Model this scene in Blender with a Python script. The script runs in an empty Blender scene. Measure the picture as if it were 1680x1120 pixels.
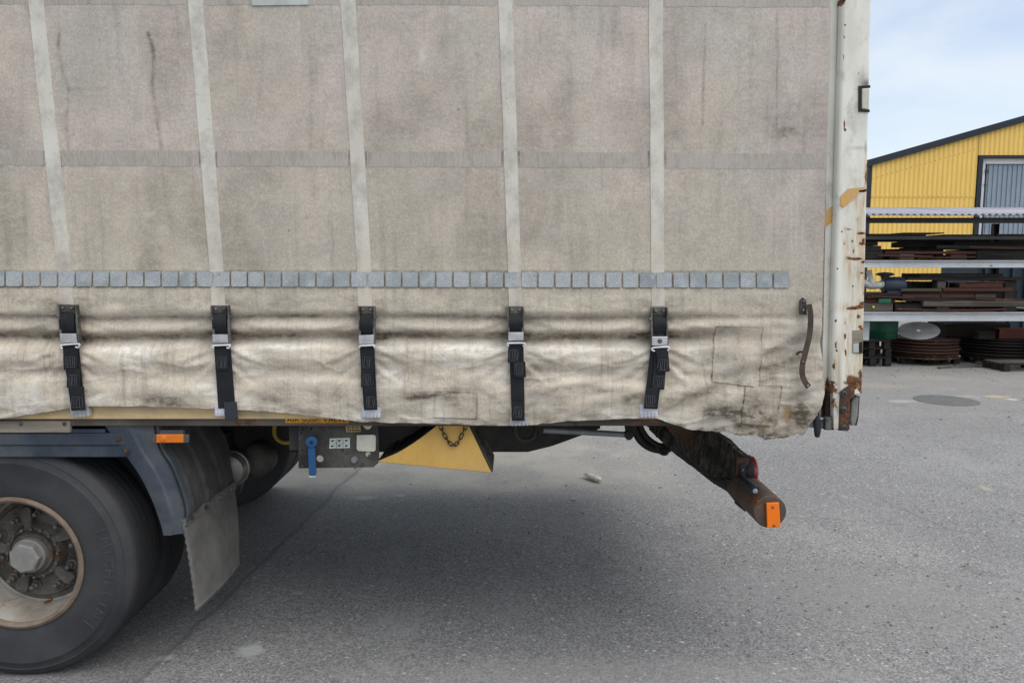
import bpy, bmesh, math, random
import numpy as np
from mathutils import Vector, Matrix

random.seed(7)
RNG = np.random.RandomState(7)
S = bpy.context.scene
C = S.collection
rad = math.radians

# ------------------------------------------------------------------ camera
F = 1213.3                      # focal length in pixels of a 1680 px wide picture
PITCH = rad(6.0)
CAM = Vector((0.0, -2.6, 1.548))
cam_d = bpy.data.cameras.new('camera')
cam_d.sensor_width = 36.0
cam_d.lens = 36.0 * F / 1680.0
cam_d.clip_start = 0.05
cam_d.clip_end = 2000.0
cam = bpy.data.objects.new('camera', cam_d)
C.objects.link(cam)
cam.location = CAM
cam.rotation_euler = (math.pi / 2 - PITCH, 0, 0)
S.camera = cam

# ------------------------------------------------------------------ sky, sun, exposure
SUN_EL, SUN_AZ = rad(62), rad(125)      # azimuth from +Y clockwise: behind the camera, to the right
world = bpy.data.worlds.new('World')
S.world = world
world.use_nodes = True
wt = world.node_tree
wt.nodes.clear()
w_out = wt.nodes.new('ShaderNodeOutputWorld')
w_bg = wt.nodes.new('ShaderNodeBackground')
w_sky = wt.nodes.new('ShaderNodeTexSky')
w_sky.sky_type = 'NISHITA'
w_sky.sun_disc = False
w_sky.sun_elevation = SUN_EL
w_sky.sun_rotation = SUN_AZ
w_sky.dust_density = 1.2
w_tc = wt.nodes.new('ShaderNodeTexCoord')
w_map = wt.nodes.new('ShaderNodeMapping')
w_map.inputs['Scale'].default_value = (1.0, 1.0, 2.6)
w_map.inputs['Rotation'].default_value = (0.0, 0.25, 0.3)
w_no = wt.nodes.new('ShaderNodeTexNoise')
w_no.inputs['Scale'].default_value = 2.6
w_no.inputs['Detail'].default_value = 6.0
w_no.inputs['Roughness'].default_value = 0.5
w_no.inputs['Distortion'].default_value = 0.4
w_rp = wt.nodes.new('ShaderNodeValToRGB')
w_rp.color_ramp.elements[0].position = 0.28
w_rp.color_ramp.elements[0].color = (0.25, 0.25, 0.25, 1)
w_rp.color_ramp.elements[1].position = 0.68
w_rp.color_ramp.elements[1].color = (0.97, 0.97, 0.97, 1)
w_mx = wt.nodes.new('ShaderNodeMixRGB')
w_mx.inputs['Color2'].default_value = (4.9, 5.15, 5.4, 1)
wt.links.new(w_tc.outputs['Generated'], w_map.inputs['Vector'])
wt.links.new(w_map.outputs['Vector'], w_no.inputs['Vector'])
wt.links.new(w_no.outputs['Fac'], w_rp.inputs['Fac'])
wt.links.new(w_rp.outputs['Color'], w_mx.inputs['Fac'])
wt.links.new(w_sky.outputs['Color'], w_mx.inputs['Color1'])
wt.links.new(w_mx.outputs['Color'], w_bg.inputs['Color'])
w_bg.inputs['Strength'].default_value = 0.10
wt.links.new(w_bg.outputs['Background'], w_out.inputs['Surface'])

sun_d = bpy.data.lights.new('sun', 'SUN')
sun_d.energy = 1.5
sun_d.angle = rad(70)
sun_d.color = (1.0, 0.96, 0.90)
sun = bpy.data.objects.new('sun', sun_d)
C.objects.link(sun)
sdir = Vector((math.sin(SUN_AZ) * math.cos(SUN_EL), math.cos(SUN_AZ) * math.cos(SUN_EL), math.sin(SUN_EL)))
sun.location = sdir * 40
sun.rotation_euler = sdir.to_track_quat('Z', 'Y').to_euler()

S.view_settings.view_transform = 'Standard'
S.view_settings.look = 'None'
S.view_settings.gamma = 1.0
S.view_settings.exposure = 0.9
S.view_settings.use_curve_mapping = False
S.render.engine = 'CYCLES'
S.cycles.use_denoising = True
S.cycles.max_bounces = 5
S.cycles.diffuse_bounces = 3
S.cycles.glossy_bounces = 2

# ------------------------------------------------------------------ picture <-> place
_f = Vector((0, math.cos(PITCH), -math.sin(PITCH)))
_u = Vector((0, math.sin(PITCH), math.cos(PITCH)))


def ray(px, py):
    return _f * F + Vector((1, 0, 0)) * (px - 840.0) + _u * (560.0 - py)


def P(px, py, y=0.0):
    d = ray(px, py)
    return CAM + d * ((y - CAM.y) / d.y)


def G(px, py, z=0.0):
    d = ray(px, py)
    return CAM + d * ((z - CAM.z) / d.z)


def proj(x, z, y=0.0):
    """numpy: point on plane y -> pixel"""
    dx, dy, dz = x - CAM.x, y - CAM.y, z - CAM.z
    dep = dy * _f.y + dz * _f.z
    return 840 + F * dx / dep, 560 - F * (dy * _u.y + dz * _u.z) / dep


# ------------------------------------------------------------------ smooth noise in numpy
_lat = RNG.rand(64, 64)


def vnoise(x, y, seed=0):
    x = np.asarray(x, float) + seed * 7.31
    y = np.asarray(y, float) + seed * 3.77
    xi, yi = np.floor(x).astype(int), np.floor(y).astype(int)
    fx, fy = x - xi, y - yi
    fx, fy = fx * fx * (3 - 2 * fx), fy * fy * (3 - 2 * fy)
    a = _lat[xi % 64, yi % 64]; b = _lat[(xi + 1) % 64, yi % 64]
    c = _lat[xi % 64, (yi + 1) % 64]; d = _lat[(xi + 1) % 64, (yi + 1) % 64]
    return (a * (1 - fx) + b * fx) * (1 - fy) + (c * (1 - fx) + d * fx) * fy


def fbm(x, y, seed=0, o=4):
    s, a, t = 0.0, 1.0, 0.0
    for k in range(o):
        s = s + a * vnoise(x * 2 ** k, y * 2 ** k, seed + k * 5)
        t += a
        a *= 0.5
    return s / t


def sstep(a, b, x):
    t = np.clip((x - a) / (b - a), 0, 1)
    return t * t * (3 - 2 * t)


# ------------------------------------------------------------------ meshes
def join(*ms):
    V, Fc = [], []
    for v, f in ms:
        n = len(V)
        V += list(v)
        Fc += [tuple(i + n for i in q) for q in f]
    return V, Fc


def box(x0, x1, y0, y1, z0, z1):
    v = [(x, y, z) for z in (z0, z1) for y in (y0, y1) for x in (x0, x1)]
    return v, [(0, 2, 3, 1), (4, 5, 7, 6), (0, 1, 5, 4), (2, 6, 7, 3), (0, 4, 6, 2), (1, 3, 7, 5)]


def prism(front, off):
    """polygon (3-D points) pushed along off"""
    n = len(front)
    off = Vector(off)
    v = [Vector(p) for p in front] + [Vector(p) + off for p in front]
    f = [tuple(range(n)), tuple(range(2 * n - 1, n - 1, -1))]
    f += [(i, i + n, (i + 1) % n + n, (i + 1) % n) for i in range(n)]
    return v, f


def plate(pts, y, th):
    return prism([P(a, b, y) for a, b in pts], (0, th, 0))


def rect(x0, y0, x1, y1):
    return [(x0, y0), (x1, y0), (x1, y1), (x0, y1)]


def tube(path, r, n=10, cap=True):
    path = [Vector(p) for p in path]
    m = len(path)
    rs = r if isinstance(r, (list, tuple)) else [r] * m
    v, f = [], []
    ref = Vector((0.13, 0.31, 0.94))
    t0 = (path[1] - path[0]).normalized()
    a = t0.cross(ref).normalized()
    for i, p in enumerate(path):
        t = (path[min(i + 1, m - 1)] - path[max(i - 1, 0)]).normalized()
        a = (a - t * a.dot(t)).normalized()
        b = t.cross(a)
        for k in range(n):
            th = 2 * math.pi * k / n
            v.append(p + (a * math.cos(th) + b * math.sin(th)) * rs[i])
    for i in range(m - 1):
        for k in range(n):
            f.append((i * n + k, i * n + (k + 1) % n, (i + 1) * n + (k + 1) % n, (i + 1) * n + k))
    if cap:
        f.append(tuple(range(n - 1, -1, -1)))
        f.append(tuple((m - 1) * n + k for k in range(n)))
    return v, f


def ring(path, r, n=8):
    """closed tube"""
    path = [Vector(p) for p in path]
    m = len(path)
    nrm = (path[m // 3] - path[0]).cross(path[2 * m // 3] - path[0]).normalized()
    v, f = [], []
    for i, p in enumerate(path):
        t = (path[(i + 1) % m] - path[i - 1]).normalized()
        b = t.cross(nrm).normalized()
        for k in range(n):
            th = 2 * math.pi * k / n
            v.append(p + (nrm * math.cos(th) + b * math.sin(th)) * r)
    for i in range(m):
        for k in range(n):
            f.append((i * n + k, i * n + (k + 1) % n, ((i + 1) % m) * n + (k + 1) % n, ((i + 1) % m) * n + k))
    return v, f


def lathe(prof, c=(0, 0, 0), axis='y', n=48, closed=False):
    """prof: (radius, along); round the axis through c"""
    v, f = [], []
    m = len(prof)
    for r, t in prof:
        for k in range(n):
            a = 2 * math.pi * k / n
            s, q = r * math.cos(a), r * math.sin(a)
            p = {'y': (s, t, q), 'x': (t, s, q), 'z': (s, q, t)}[axis]
            v.append(Vector(c) + Vector(p))
    for i in range(m if closed else m - 1):
        j = (i + 1) % m
        for k in range(n):
            f.append((i * n + k, i * n + (k + 1) % n, j * n + (k + 1) % n, j * n + k))
    if not closed:
        if prof[0][0] > 1e-5:
            f.append(tuple(range(n)))
        if prof[-1][0] > 1e-5:
            f.append(tuple((m - 1) * n + k for k in range(n)))
    return v, f


def cyl(a, b, r, n=16):
    return tube([a, b], r, n)


def spline(pts, n=6):
    """Catmull-Rom"""
    pts = [Vector(p) for p in pts]
    q = [pts[0] * 2 - pts[1]] + pts + [pts[-1] * 2 - pts[-2]]
    out = []
    for i in range(1, len(q) - 2):
        for k in range(n):
            t = k / n
            out.append(0.5 * ((2 * q[i]) + (q[i + 1] - q[i - 1]) * t + (2 * q[i - 1] - 5 * q[i] + 4 * q[i + 1] - q[i + 2]) * t * t
                              + (3 * q[i] - q[i - 1] - 3 * q[i + 1] + q[i + 2]) * t ** 3))
    out.append(pts[-1])
    return out


WLOC = {}


def mk(name, geo, mat, parent=None, loc=None, smooth=None, recalc=True, bevel=0, label=None):
    """one mesh object; vertices in world metres when loc is None"""
    if isinstance(geo, bpy.types.Mesh):
        me = geo
    else:
        me = bpy.data.meshes.new(name)
        base = WLOC.get(parent.name, Vector()) if (parent and loc is None) else Vector()
        me.from_pydata([tuple(Vector(p) - base) for p in geo[0]], [], [tuple(q) for q in geo[1]])
        if recalc:
            bm = bmesh.new()
            bm.from_mesh(me)
            bmesh.ops.recalc_face_normals(bm, faces=bm.faces)
            bm.to_mesh(me)
            bm.free()
        if smooth:
            me.polygons.foreach_set('use_smooth', [True] * len(me.polygons))
            me.set_sharp_from_angle(angle=rad(smooth))
        if mat:
            me.materials.append(mat)
    o = bpy.data.objects.new(name, me)
    C.objects.link(o)
    if parent:
        o.parent = parent
    if loc is not None:
        o.location = Vector(loc) - (WLOC.get(parent.name, Vector()) if parent else Vector())
        WLOC[o.name] = Vector(loc)
    else:
        WLOC[o.name] = WLOC.get(parent.name, Vector()) if parent else Vector()
    if bevel:
        b = o.modifiers.new('bevel', 'BEVEL')
        b.width = bevel
        b.segments = 2
        b.limit_method = 'ANGLE'
        b.angle_limit = rad(40)
    if label:
        o['label'] = label
    return o


def root(name, loc, label, cat, group=None):
    o = bpy.data.objects.new(name, None)
    C.objects.link(o)
    o.location = loc
    o.empty_display_size = 0.2
    WLOC[o.name] = Vector(loc)
    return tag(o, label, cat, group)


def tag(o, label, cat, group=None):
    o['label'] = label
    o['category'] = cat
    if group:
        o['group'] = group
    return o


def lift(o):
    """move a top-level mesh's origin to the bottom centre of its own geometry"""
    me = o.data
    co = np.empty(len(me.vertices) * 3)
    me.vertices.foreach_get('co', co)
    co = co.reshape(-1, 3)
    b = Vector(((co[:, 0].min() + co[:, 0].max()) / 2, (co[:, 1].min() + co[:, 1].max()) / 2, co[:, 2].min()))
    me.transform(Matrix.Translation(-b))
    o.location = o.location + b
    WLOC[o.name] = Vector(o.location)
    return o


def text_mesh(s, size, depth=0.0, align='CENTER'):
    cu = bpy.data.curves.new('lettering', 'FONT')
    cu.body = s
    cu.size = size
    cu.align_x = align
    cu.align_y = 'CENTER'
    cu.extrude = depth
    cu.resolution_u = 3
    o = bpy.data.objects.new('lettering', cu)
    C.objects.link(o)
    dg = bpy.context.evaluated_depsgraph_get()
    me = o.evaluated_get(dg).to_mesh()
    v = [tuple(q.co) for q in me.vertices]
    f = [tuple(p.vertices) for p in me.polygons]
    o.evaluated_get(dg).to_mesh_clear()
    bpy.data.objects.remove(o)
    bpy.data.curves.remove(cu)
    return v, f


def fill2d(splines, ext):
    """flat filled outline with holes, in x-z, pushed in y: [[(x,z)...],...]"""
    cu = bpy.data.curves.new('outline', 'CURVE')
    cu.dimensions = '2D'
    cu.fill_mode = 'BOTH'
    cu.extrude = ext / 2
    for s in splines:
        sp = cu.splines.new('POLY')
        sp.points.add(len(s) - 1)
        for p, (a, b) in zip(sp.points, s):
            p.co = (a, b, 0, 1)
        sp.use_cyclic_u = True
    o = bpy.data.objects.new('outline', cu)
    C.objects.link(o)
    dg = bpy.context.evaluated_depsgraph_get()
    me = o.evaluated_get(dg).to_mesh()
    v = [(q.co.x, -q.co.z, q.co.y) for q in me.vertices]
    f = [tuple(p.vertices) for p in me.polygons]
    o.evaluated_get(dg).to_mesh_clear()
    bpy.data.objects.remove(o)
    bpy.data.curves.remove(cu)
    return v, f


# ------------------------------------------------------------------ materials
class N:
    def __init__(self, name):
        self.m = bpy.data.materials.new(name)
        self.m.use_nodes = True
        self.t = self.m.node_tree
        self.b = self.t.nodes['Principled BSDF']
        self.pos = self.new('ShaderNodeNewGeometry').outputs['Position']

    def new(self, k):
        return self.t.nodes.new(k)

    def put(self, sock, v):
        if isinstance(v, bpy.types.NodeSocket):
            self.t.links.new(v, sock)
        elif isinstance(v, (tuple, list)) and len(v) == 3 and sock.type == 'RGBA':
            sock.default_value = (*v, 1)
        else:
            sock.default_value = v

    def vec(self, sc=(1, 1, 1), rot=(0, 0, 0), loc=(0, 0, 0), src=None):
        n = self.new('ShaderNodeMapping')
        n.inputs['Scale'].default_value = sc
        n.inputs['Rotation'].default_value = rot
        n.inputs['Location'].default_value = loc
        self.put(n.inputs['Vector'], src or self.pos)
        return n.outputs['Vector']

    def noise(self, s, d=4, r=0.55, v=None, dist=0.0):
        n = self.new('ShaderNodeTexNoise')
        n.inputs['Scale'].default_value = s
        n.inputs['Detail'].default_value = min(d, 5)
        n.inputs['Roughness'].default_value = r
        n.inputs['Distortion'].default_value = dist
        self.put(n.inputs['Vector'], v or self.pos)
        return n.outputs['Fac']

    def voro(self, s, v=None, out='Distance', feat='F1'):
        n = self.new('ShaderNodeTexVoronoi')
        n.feature = feat
        n.inputs['Scale'].default_value = s
        self.put(n.inputs['Vector'], v or self.pos)
        return n.outputs[out]

    def math(self, op, a, b=0.0, c=None, clamp=False):
        n = self.new('ShaderNodeMath')
        n.operation = op
        n.use_clamp = clamp
        self.put(n.inputs[0], a)
        self.put(n.inputs[1], b)
        if c is not None:
            self.put(n.inputs[2], c)
        return n.outputs[0]

    def rng(self, x, a, b, c=0.0, d=1.0):
        n = self.new('ShaderNodeMapRange')
        n.interpolation_type = 'SMOOTHSTEP'
        self.put(n.inputs['Value'], x)
        for k, v in zip(('From Min', 'From Max', 'To Min', 'To Max'), (a, b, c, d)):
            n.inputs[k].default_value = v
        return n.outputs['Result']

    def mix(self, f, a, b, mode='MIX'):
        n = self.new('ShaderNodeMixRGB')
        n.blend_type = mode
        self.put(n.inputs['Fac'], f)
        self.put(n.inputs['Color1'], a)
        self.put(n.inputs['Color2'], b)
        return n.outputs['Color']

    def attr(self, name):
        n = self.new('ShaderNodeAttribute')
        n.attribute_name = name
        return n.outputs['Fac']

    def rnd(self):
        return self.new('ShaderNodeObjectInfo').outputs['Random']

    def sep(self, v=None):
        n = self.new('ShaderNodeSeparateXYZ')
        self.put(n.inputs[0], v or self.pos)
        return n.outputs

    def bump(self, h, st=0.3, d=0.002, nxt=None):
        n = self.new('ShaderNodeBump')
        n.inputs['Strength'].default_value = st
        n.inputs['Distance'].default_value = d
        self.put(n.inputs['Height'], h)
        if nxt:
            self.put(n.inputs['Normal'], nxt)
        return n.outputs['Normal']

    def done(self, col, rough=0.7, metal=0.0, normal=None, spec=None):
        self.put(self.b.inputs['Base Color'], col)
        self.put(self.b.inputs['Roughness'], rough)
        self.put(self.b.inputs['Metallic'], metal)
        if normal:
            self.put(self.b.inputs['Normal'], normal)
        if spec is not None:
            self.b.inputs['Specular IOR Level'].default_value = spec
        return self.m


def simple(name, c1, c2=None, rough=0.65, metal=0.0, scale=9, bscale=120, bump=0.25, rust=0.0, rustscale=14, dust=0.0, stretch=(1, 1, 1), spec=0.3):
    n = N(name)
    c2 = c2 or tuple(c * 0.65 for c in c1)
    v = n.vec(stretch)
    f = n.rng(n.noise(scale, 6, 0.6, v), 0.33, 0.67)
    col = n.mix(f, c1, c2)
    fine = n.noise(bscale, 4, 0.7, v)
    col = n.mix(0.35, col, n.mix(fine, (0.25, 0.25, 0.25), (0.75, 0.75, 0.75)), 'OVERLAY')
    r = rough
    h = fine
    if dust:
        df = n.math('MULTIPLY', n.rng(n.noise(scale * 0.6, 5, 0.65, n.vec(loc=(3, 1, 7))), 0.35, 0.7), dust)
        col = n.mix(df, col, (0.25, 0.235, 0.21))
    if rust:
        k = n.noise(rustscale, 8, 0.7, n.vec(loc=(5, 2, 1)))
        rm = n.rng(k, 0.66 - rust, 0.74 - rust)
        rc = n.mix(n.rng(n.noise(rustscale * 4, 4), 0.35, 0.65), (0.075, 0.03, 0.017), (0.24, 0.095, 0.035))
        col = n.mix(rm, col, rc)
        r = n.math('MAXIMUM', n.math('MULTIPLY', rm, 0.85), rough)
        h = n.math('ADD', fine, rm)
        metal = n.math('MULTIPLY', n.math('SUBTRACT', 1.0, rm), metal) if metal else 0.0
    return n.done(col, r, metal, n.bump(h, bump, 0.002), spec)


def curtain_mat():
    n = N('tarpaulin')
    big = n.noise(1.7, 5, 0.6)
    mid = n.noise(6.5, 6, 0.62, n.vec(loc=(4, 0, 2)))
    warm = n.attr('warm')
    cool = n.mix(n.rng(big, 0.34, 0.66), (0.560, 0.478, 0.428), (0.500, 0.438, 0.366))
    cool = n.mix(n.rng(n.noise(2.3, 4, 0.6, n.vec(loc=(9, 0, 3))), 0.45, 0.68, 0, 0.55), cool, (0.405, 0.40, 0.36))
    low = n.mix(n.rng(big, 0.3, 0.7), (0.66, 0.575, 0.46), (0.555, 0.485, 0.385))
    cool = n.mix(n.attr('olive'), cool, (0.455, 0.405, 0.325))
    col = n.mix(warm, cool, low)
    col = n.mix(n.rng(mid, 0.38, 0.66, 0, 0.30), col, (0.29, 0.26, 0.225))
    blo = n.noise(14, 7, 0.72, n.vec(loc=(6, 0, 5)))
    col = n.mix(n.rng(blo, 0.52, 0.68, 0, 0.28), col, (0.56, 0.515, 0.455))
    col = n.mix(n.rng(blo, 0.44, 0.30, 0, 0.22), col, (0.27, 0.245, 0.215))
    # runs of dirty water
    st = n.rng(n.noise(5.0, 6, 0.65, n.vec((5.5, 1, 0.45))), 0.50, 0.74, 0, 0.40)
    col = n.mix(st, col, (0.25, 0.225, 0.205))
    st2 = n.rng(n.noise(4.0, 6, 0.65, n.vec((9, 1, 0.7), loc=(3, 0, 8))), 0.56, 0.76, 0, 0.35)
    col = n.mix(st2, col, (0.50, 0.48, 0.45))
    # rubbed, scratched places
    sc = n.noise(9, 7, 0.75, n.vec((1, 1, 7), rot=(0, 0.6, 0)))
    scm = n.math('MULTIPLY', n.rng(sc, 0.60, 0.68), n.rng(n.noise(3.2, 3, 0.5, n.vec(loc=(1, 0, 11))), 0.42, 0.60, 0, 0.55))
    col = n.mix(scm, col, (0.58, 0.555, 0.51))
    sc2 = n.noise(11, 7, 0.75, n.vec((1, 1, 9), rot=(0, -0.9, 0), loc=(2, 0, 2)))
    scm2 = n.math('MULTIPLY', n.rng(sc2, 0.61, 0.67), n.rng(n.noise(2.6, 3, 0.5, n.vec(loc=(7, 0, 1))), 0.45, 0.62, 0, 0.5))
    col = n.mix(scm2, col, (0.57, 0.55, 0.50))
    # mottled fine grime, specks
    fine = n.noise(70, 5, 0.72)
    grain = n.noise(150, 5, 0.7, n.vec((1, 1, 0.7)))
    col = n.mix(0.27, col, n.mix(n.rng(grain, 0.3, 0.7), (0.25, 0.25, 0.25), (0.75, 0.75, 0.75)), 'OVERLAY')
    col = n.mix(0.22, col, n.mix(fine, (0.22, 0.22, 0.22), (0.78, 0.78, 0.78)), 'OVERLAY')
    weave = n.noise(28, 5, 0.7, n.vec((1, 1, 3.5)))
    col = n.mix(0.28, col, n.mix(weave, (0.2, 0.2, 0.2), (0.8, 0.8, 0.8)), 'OVERLAY')
    sp = n.math('MULTIPLY', n.rng(n.voro(9.0, out='Distance'), 0.05, 0.015), n.rng(n.noise(2.2, 2), 0.5, 0.56))
    col = n.mix(n.math('MULTIPLY', sp, 0.75), col, (0.07, 0.06, 0.05))
    brk = n.noise(34, 8, 0.78, n.vec((1, 1, 1.6), loc=(8, 0, 4)))
    brk2 = n.noise(10, 7, 0.72, n.vec((0.6, 1, 1.8), loc=(2, 0, 9)))
    pv = n.math('MULTIPLY', n.attr('pale'), n.rng(brk, 0.36, 0.62, 0.15, 1.5), clamp=True)
    col = n.mix(pv, col, (0.76, 0.72, 0.65))
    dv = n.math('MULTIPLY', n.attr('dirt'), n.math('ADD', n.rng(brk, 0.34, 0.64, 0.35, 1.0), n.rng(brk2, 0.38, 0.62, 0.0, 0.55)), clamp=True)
    col = n.mix(dv, col, (0.095, 0.077, 0.055))  # grime, and the painted fold shade carried in the same mask
    # dirty water run down and dried brown
    rn2 = n.rng(n.noise(6, 7, 0.7, n.vec((7, 1, 0.5), loc=(1, 0, 4))), 0.50, 0.70, 0, 0.42)
    col = n.mix(n.math('MULTIPLY', rn2, n.attr('warm')), col, (0.24, 0.185, 0.125))
    col = n.mix(n.attr('ochre'), col, (0.34, 0.19, 0.06))
    h = n.math('ADD', n.math('MULTIPLY', fine, 0.6), n.math('MULTIPLY', mid, 2.2))
    rg = n.noise(5.5, 3, 0.5, n.vec((1.0, 1, 1.7), rot=(0, 0.25, 0), loc=(3, 0, 3)), 1.2)
    crease = n.rng(n.math('ABSOLUTE', n.math('SUBTRACT', rg, 0.5)), 0.0, 0.035, 0.0, 1.0)
    rg2 = n.noise(9.0, 3, 0.5, n.vec((1.4, 1, 1.0), rot=(0, -0.7, 0), loc=(7, 0, 1)), 1.0)
    crease2 = n.rng(n.math('ABSOLUTE', n.math('SUBTRACT', rg2, 0.52)), 0.0, 0.03, 0.0, 1.0)
    cw = n.math('ADD', n.math('MULTIPLY', n.attr('warm'), 1.1), 0.12)
    h = n.math('ADD', h, n.math('MULTIPLY', n.math('MULTIPLY', n.math('ADD', crease, n.math('MULTIPLY', crease2, 0.6)), cw), 0.28))
    wv = n.noise(240, 2, 0.5)
    h = n.math('ADD', h, n.math('MULTIPLY', wv, 0.25))
    return n.done(col, 0.62, 0.0, n.bump(h, 0.36, 0.004), 0.35)


def band_mat():
    n = N('welded_seam')
    rip = n.noise(40, 4, 0.6, n.vec((4.5, 1, 0.9), rot=(0, 0.12, 0)), 0.6)
    col = n.mix(n.rng(rip, 0.3, 0.7), (0.34, 0.305, 0.262), (0.45, 0.405, 0.352))
    col = n.mix(n.rng(n.noise(3.5, 4), 0.4, 0.65, 0, 0.5), col, (0.47, 0.425, 0.385))
    col = n.mix(n.rng(n.noise(8, 5, 0.7, n.vec((3, 1, 1))), 0.50, 0.7, 0, 0.5), col, (0.25, 0.22, 0.195))
    return n.done(col, 0.6, 0.0, n.bump(rip, 0.45, 0.002), 0.35)


def webbing_strip_mat():
    n = N('pale_webbing')
    z = n.sep()['Z']
    dirt = n.noise(7, 6, 0.7, n.vec((1.5, 1, 1)))
    low = n.rng(z, 1.74, 1.46)
    col = n.mix(n.rng(n.noise(2.2, 4), 0.35, 0.65), (0.66, 0.645, 0.565), (0.585, 0.55, 0.48))
    col = n.mix(low, col, (0.60, 0.54, 0.455))
    col = n.mix(n.rng(dirt, 0.40, 0.70, 0, 0.75), col, (0.36, 0.325, 0.28))
    speck = n.rng(n.noise(60, 5, 0.75), 0.60, 0.70, 0, 0.55)
    col = n.mix(speck, col, (0.22, 0.20, 0.18))
    h = n.noise(190, 2, 0.5, n.vec((1, 1, 2)))
    return n.done(col, 0.6, 0.0, n.bump(n.math('ADD', h, n.math('MULTIPLY', dirt, 1.5)), 0.3, 0.002), 0.35)


def reflector_mat():
    n = N('reflective_tape')
    k = n.rnd()
    hexs = n.voro(330.0, out='Distance')
    fl = n.noise(16, 5, 0.6)
    col = n.mix(k, (0.52, 0.54, 0.545), (0.33, 0.355, 0.36))
    col = n.mix(n.rng(fl, 0.40, 0.68), col, (0.56, 0.58, 0.57))
    col = n.mix(n.math('MULTIPLY', n.rng(hexs, 0.3, 0.55), 0.45), col, (0.12, 0.15, 0.18))
    scr = n.rng(n.noise(14, 6, 0.75, n.vec((5, 1, 1), rot=(0, 0.3, 0))), 0.62, 0.68, 0, 0.6)
    col = n.mix(scr, col, (0.50, 0.49, 0.44))
    col = n.mix(n.rng(n.noise(22, 5, 0.7, n.vec(loc=(4, 4, 4))), 0.56, 0.72, 0, 0.6), col, (0.20, 0.185, 0.16))
    return n.done(col, 0.42, 0.0, n.bump(hexs, 0.3, 0.001))


def post_mat():
    n = N('rusty_white_paint')
    a = n.noise(3.0, 6, 0.65, n.vec((2.5, 1, 0.6)))
    col = n.mix(n.rng(a, 0.35, 0.7), (0.78, 0.765, 0.68), (0.64, 0.615, 0.525))
    grime = n.rng(n.noise(9, 7, 0.72, n.vec((1.3, 1, 0.6), loc=(2, 2, 2))), 0.50, 0.74, 0, 0.65)
    col = n.mix(grime, col, (0.28, 0.255, 0.205))
    run = n.attr('run')
    rn = n.noise(22, 6, 0.7, n.vec((3, 1, 0.22)))
    col = n.mix(n.math('MULTIPLY', run, n.rng(rn, 0.40, 0.62)), col, (0.46, 0.27, 0.09))
    rust = n.attr('rust')
    fn = n.noise(55, 6, 0.7)
    rm = n.rng(n.math('ADD', rust, n.math('MULTIPLY', n.math('SUBTRACT', fn, 0.5), 1.5)), 0.40, 0.56)
    spots = n.math('MULTIPLY', n.rng(n.noise(38, 5, 0.65, n.vec(loc=(1, 5, 3))), 0.655, 0.70), n.rng(n.noise(4, 3), 0.40, 0.60))
    rm = n.math('MAXIMUM', rm, spots)
    rc = n.mix(n.rng(n.noise(30, 5, 0.7), 0.38, 0.62), (0.045, 0.020, 0.012), (0.19, 0.075, 0.028))
    rc = n.mix(n.rng(n.noise(70, 3), 0.58, 0.7), rc, (0.30, 0.15, 0.06))
    col = n.mix(rm, col, rc)
    col = n.mix(n.attr('soot'), col, (0.05, 0.045, 0.04))
    h = n.math('SUBTRACT', n.math('MULTIPLY', fn, 0.25), n.math('MULTIPLY', rm, 0.6))
    return n.done(col, n.math('ADD', 0.38, n.math('MULTIPLY', rm, 0.5)), 0.0, n.bump(h, 0.5, 0.002))


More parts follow.
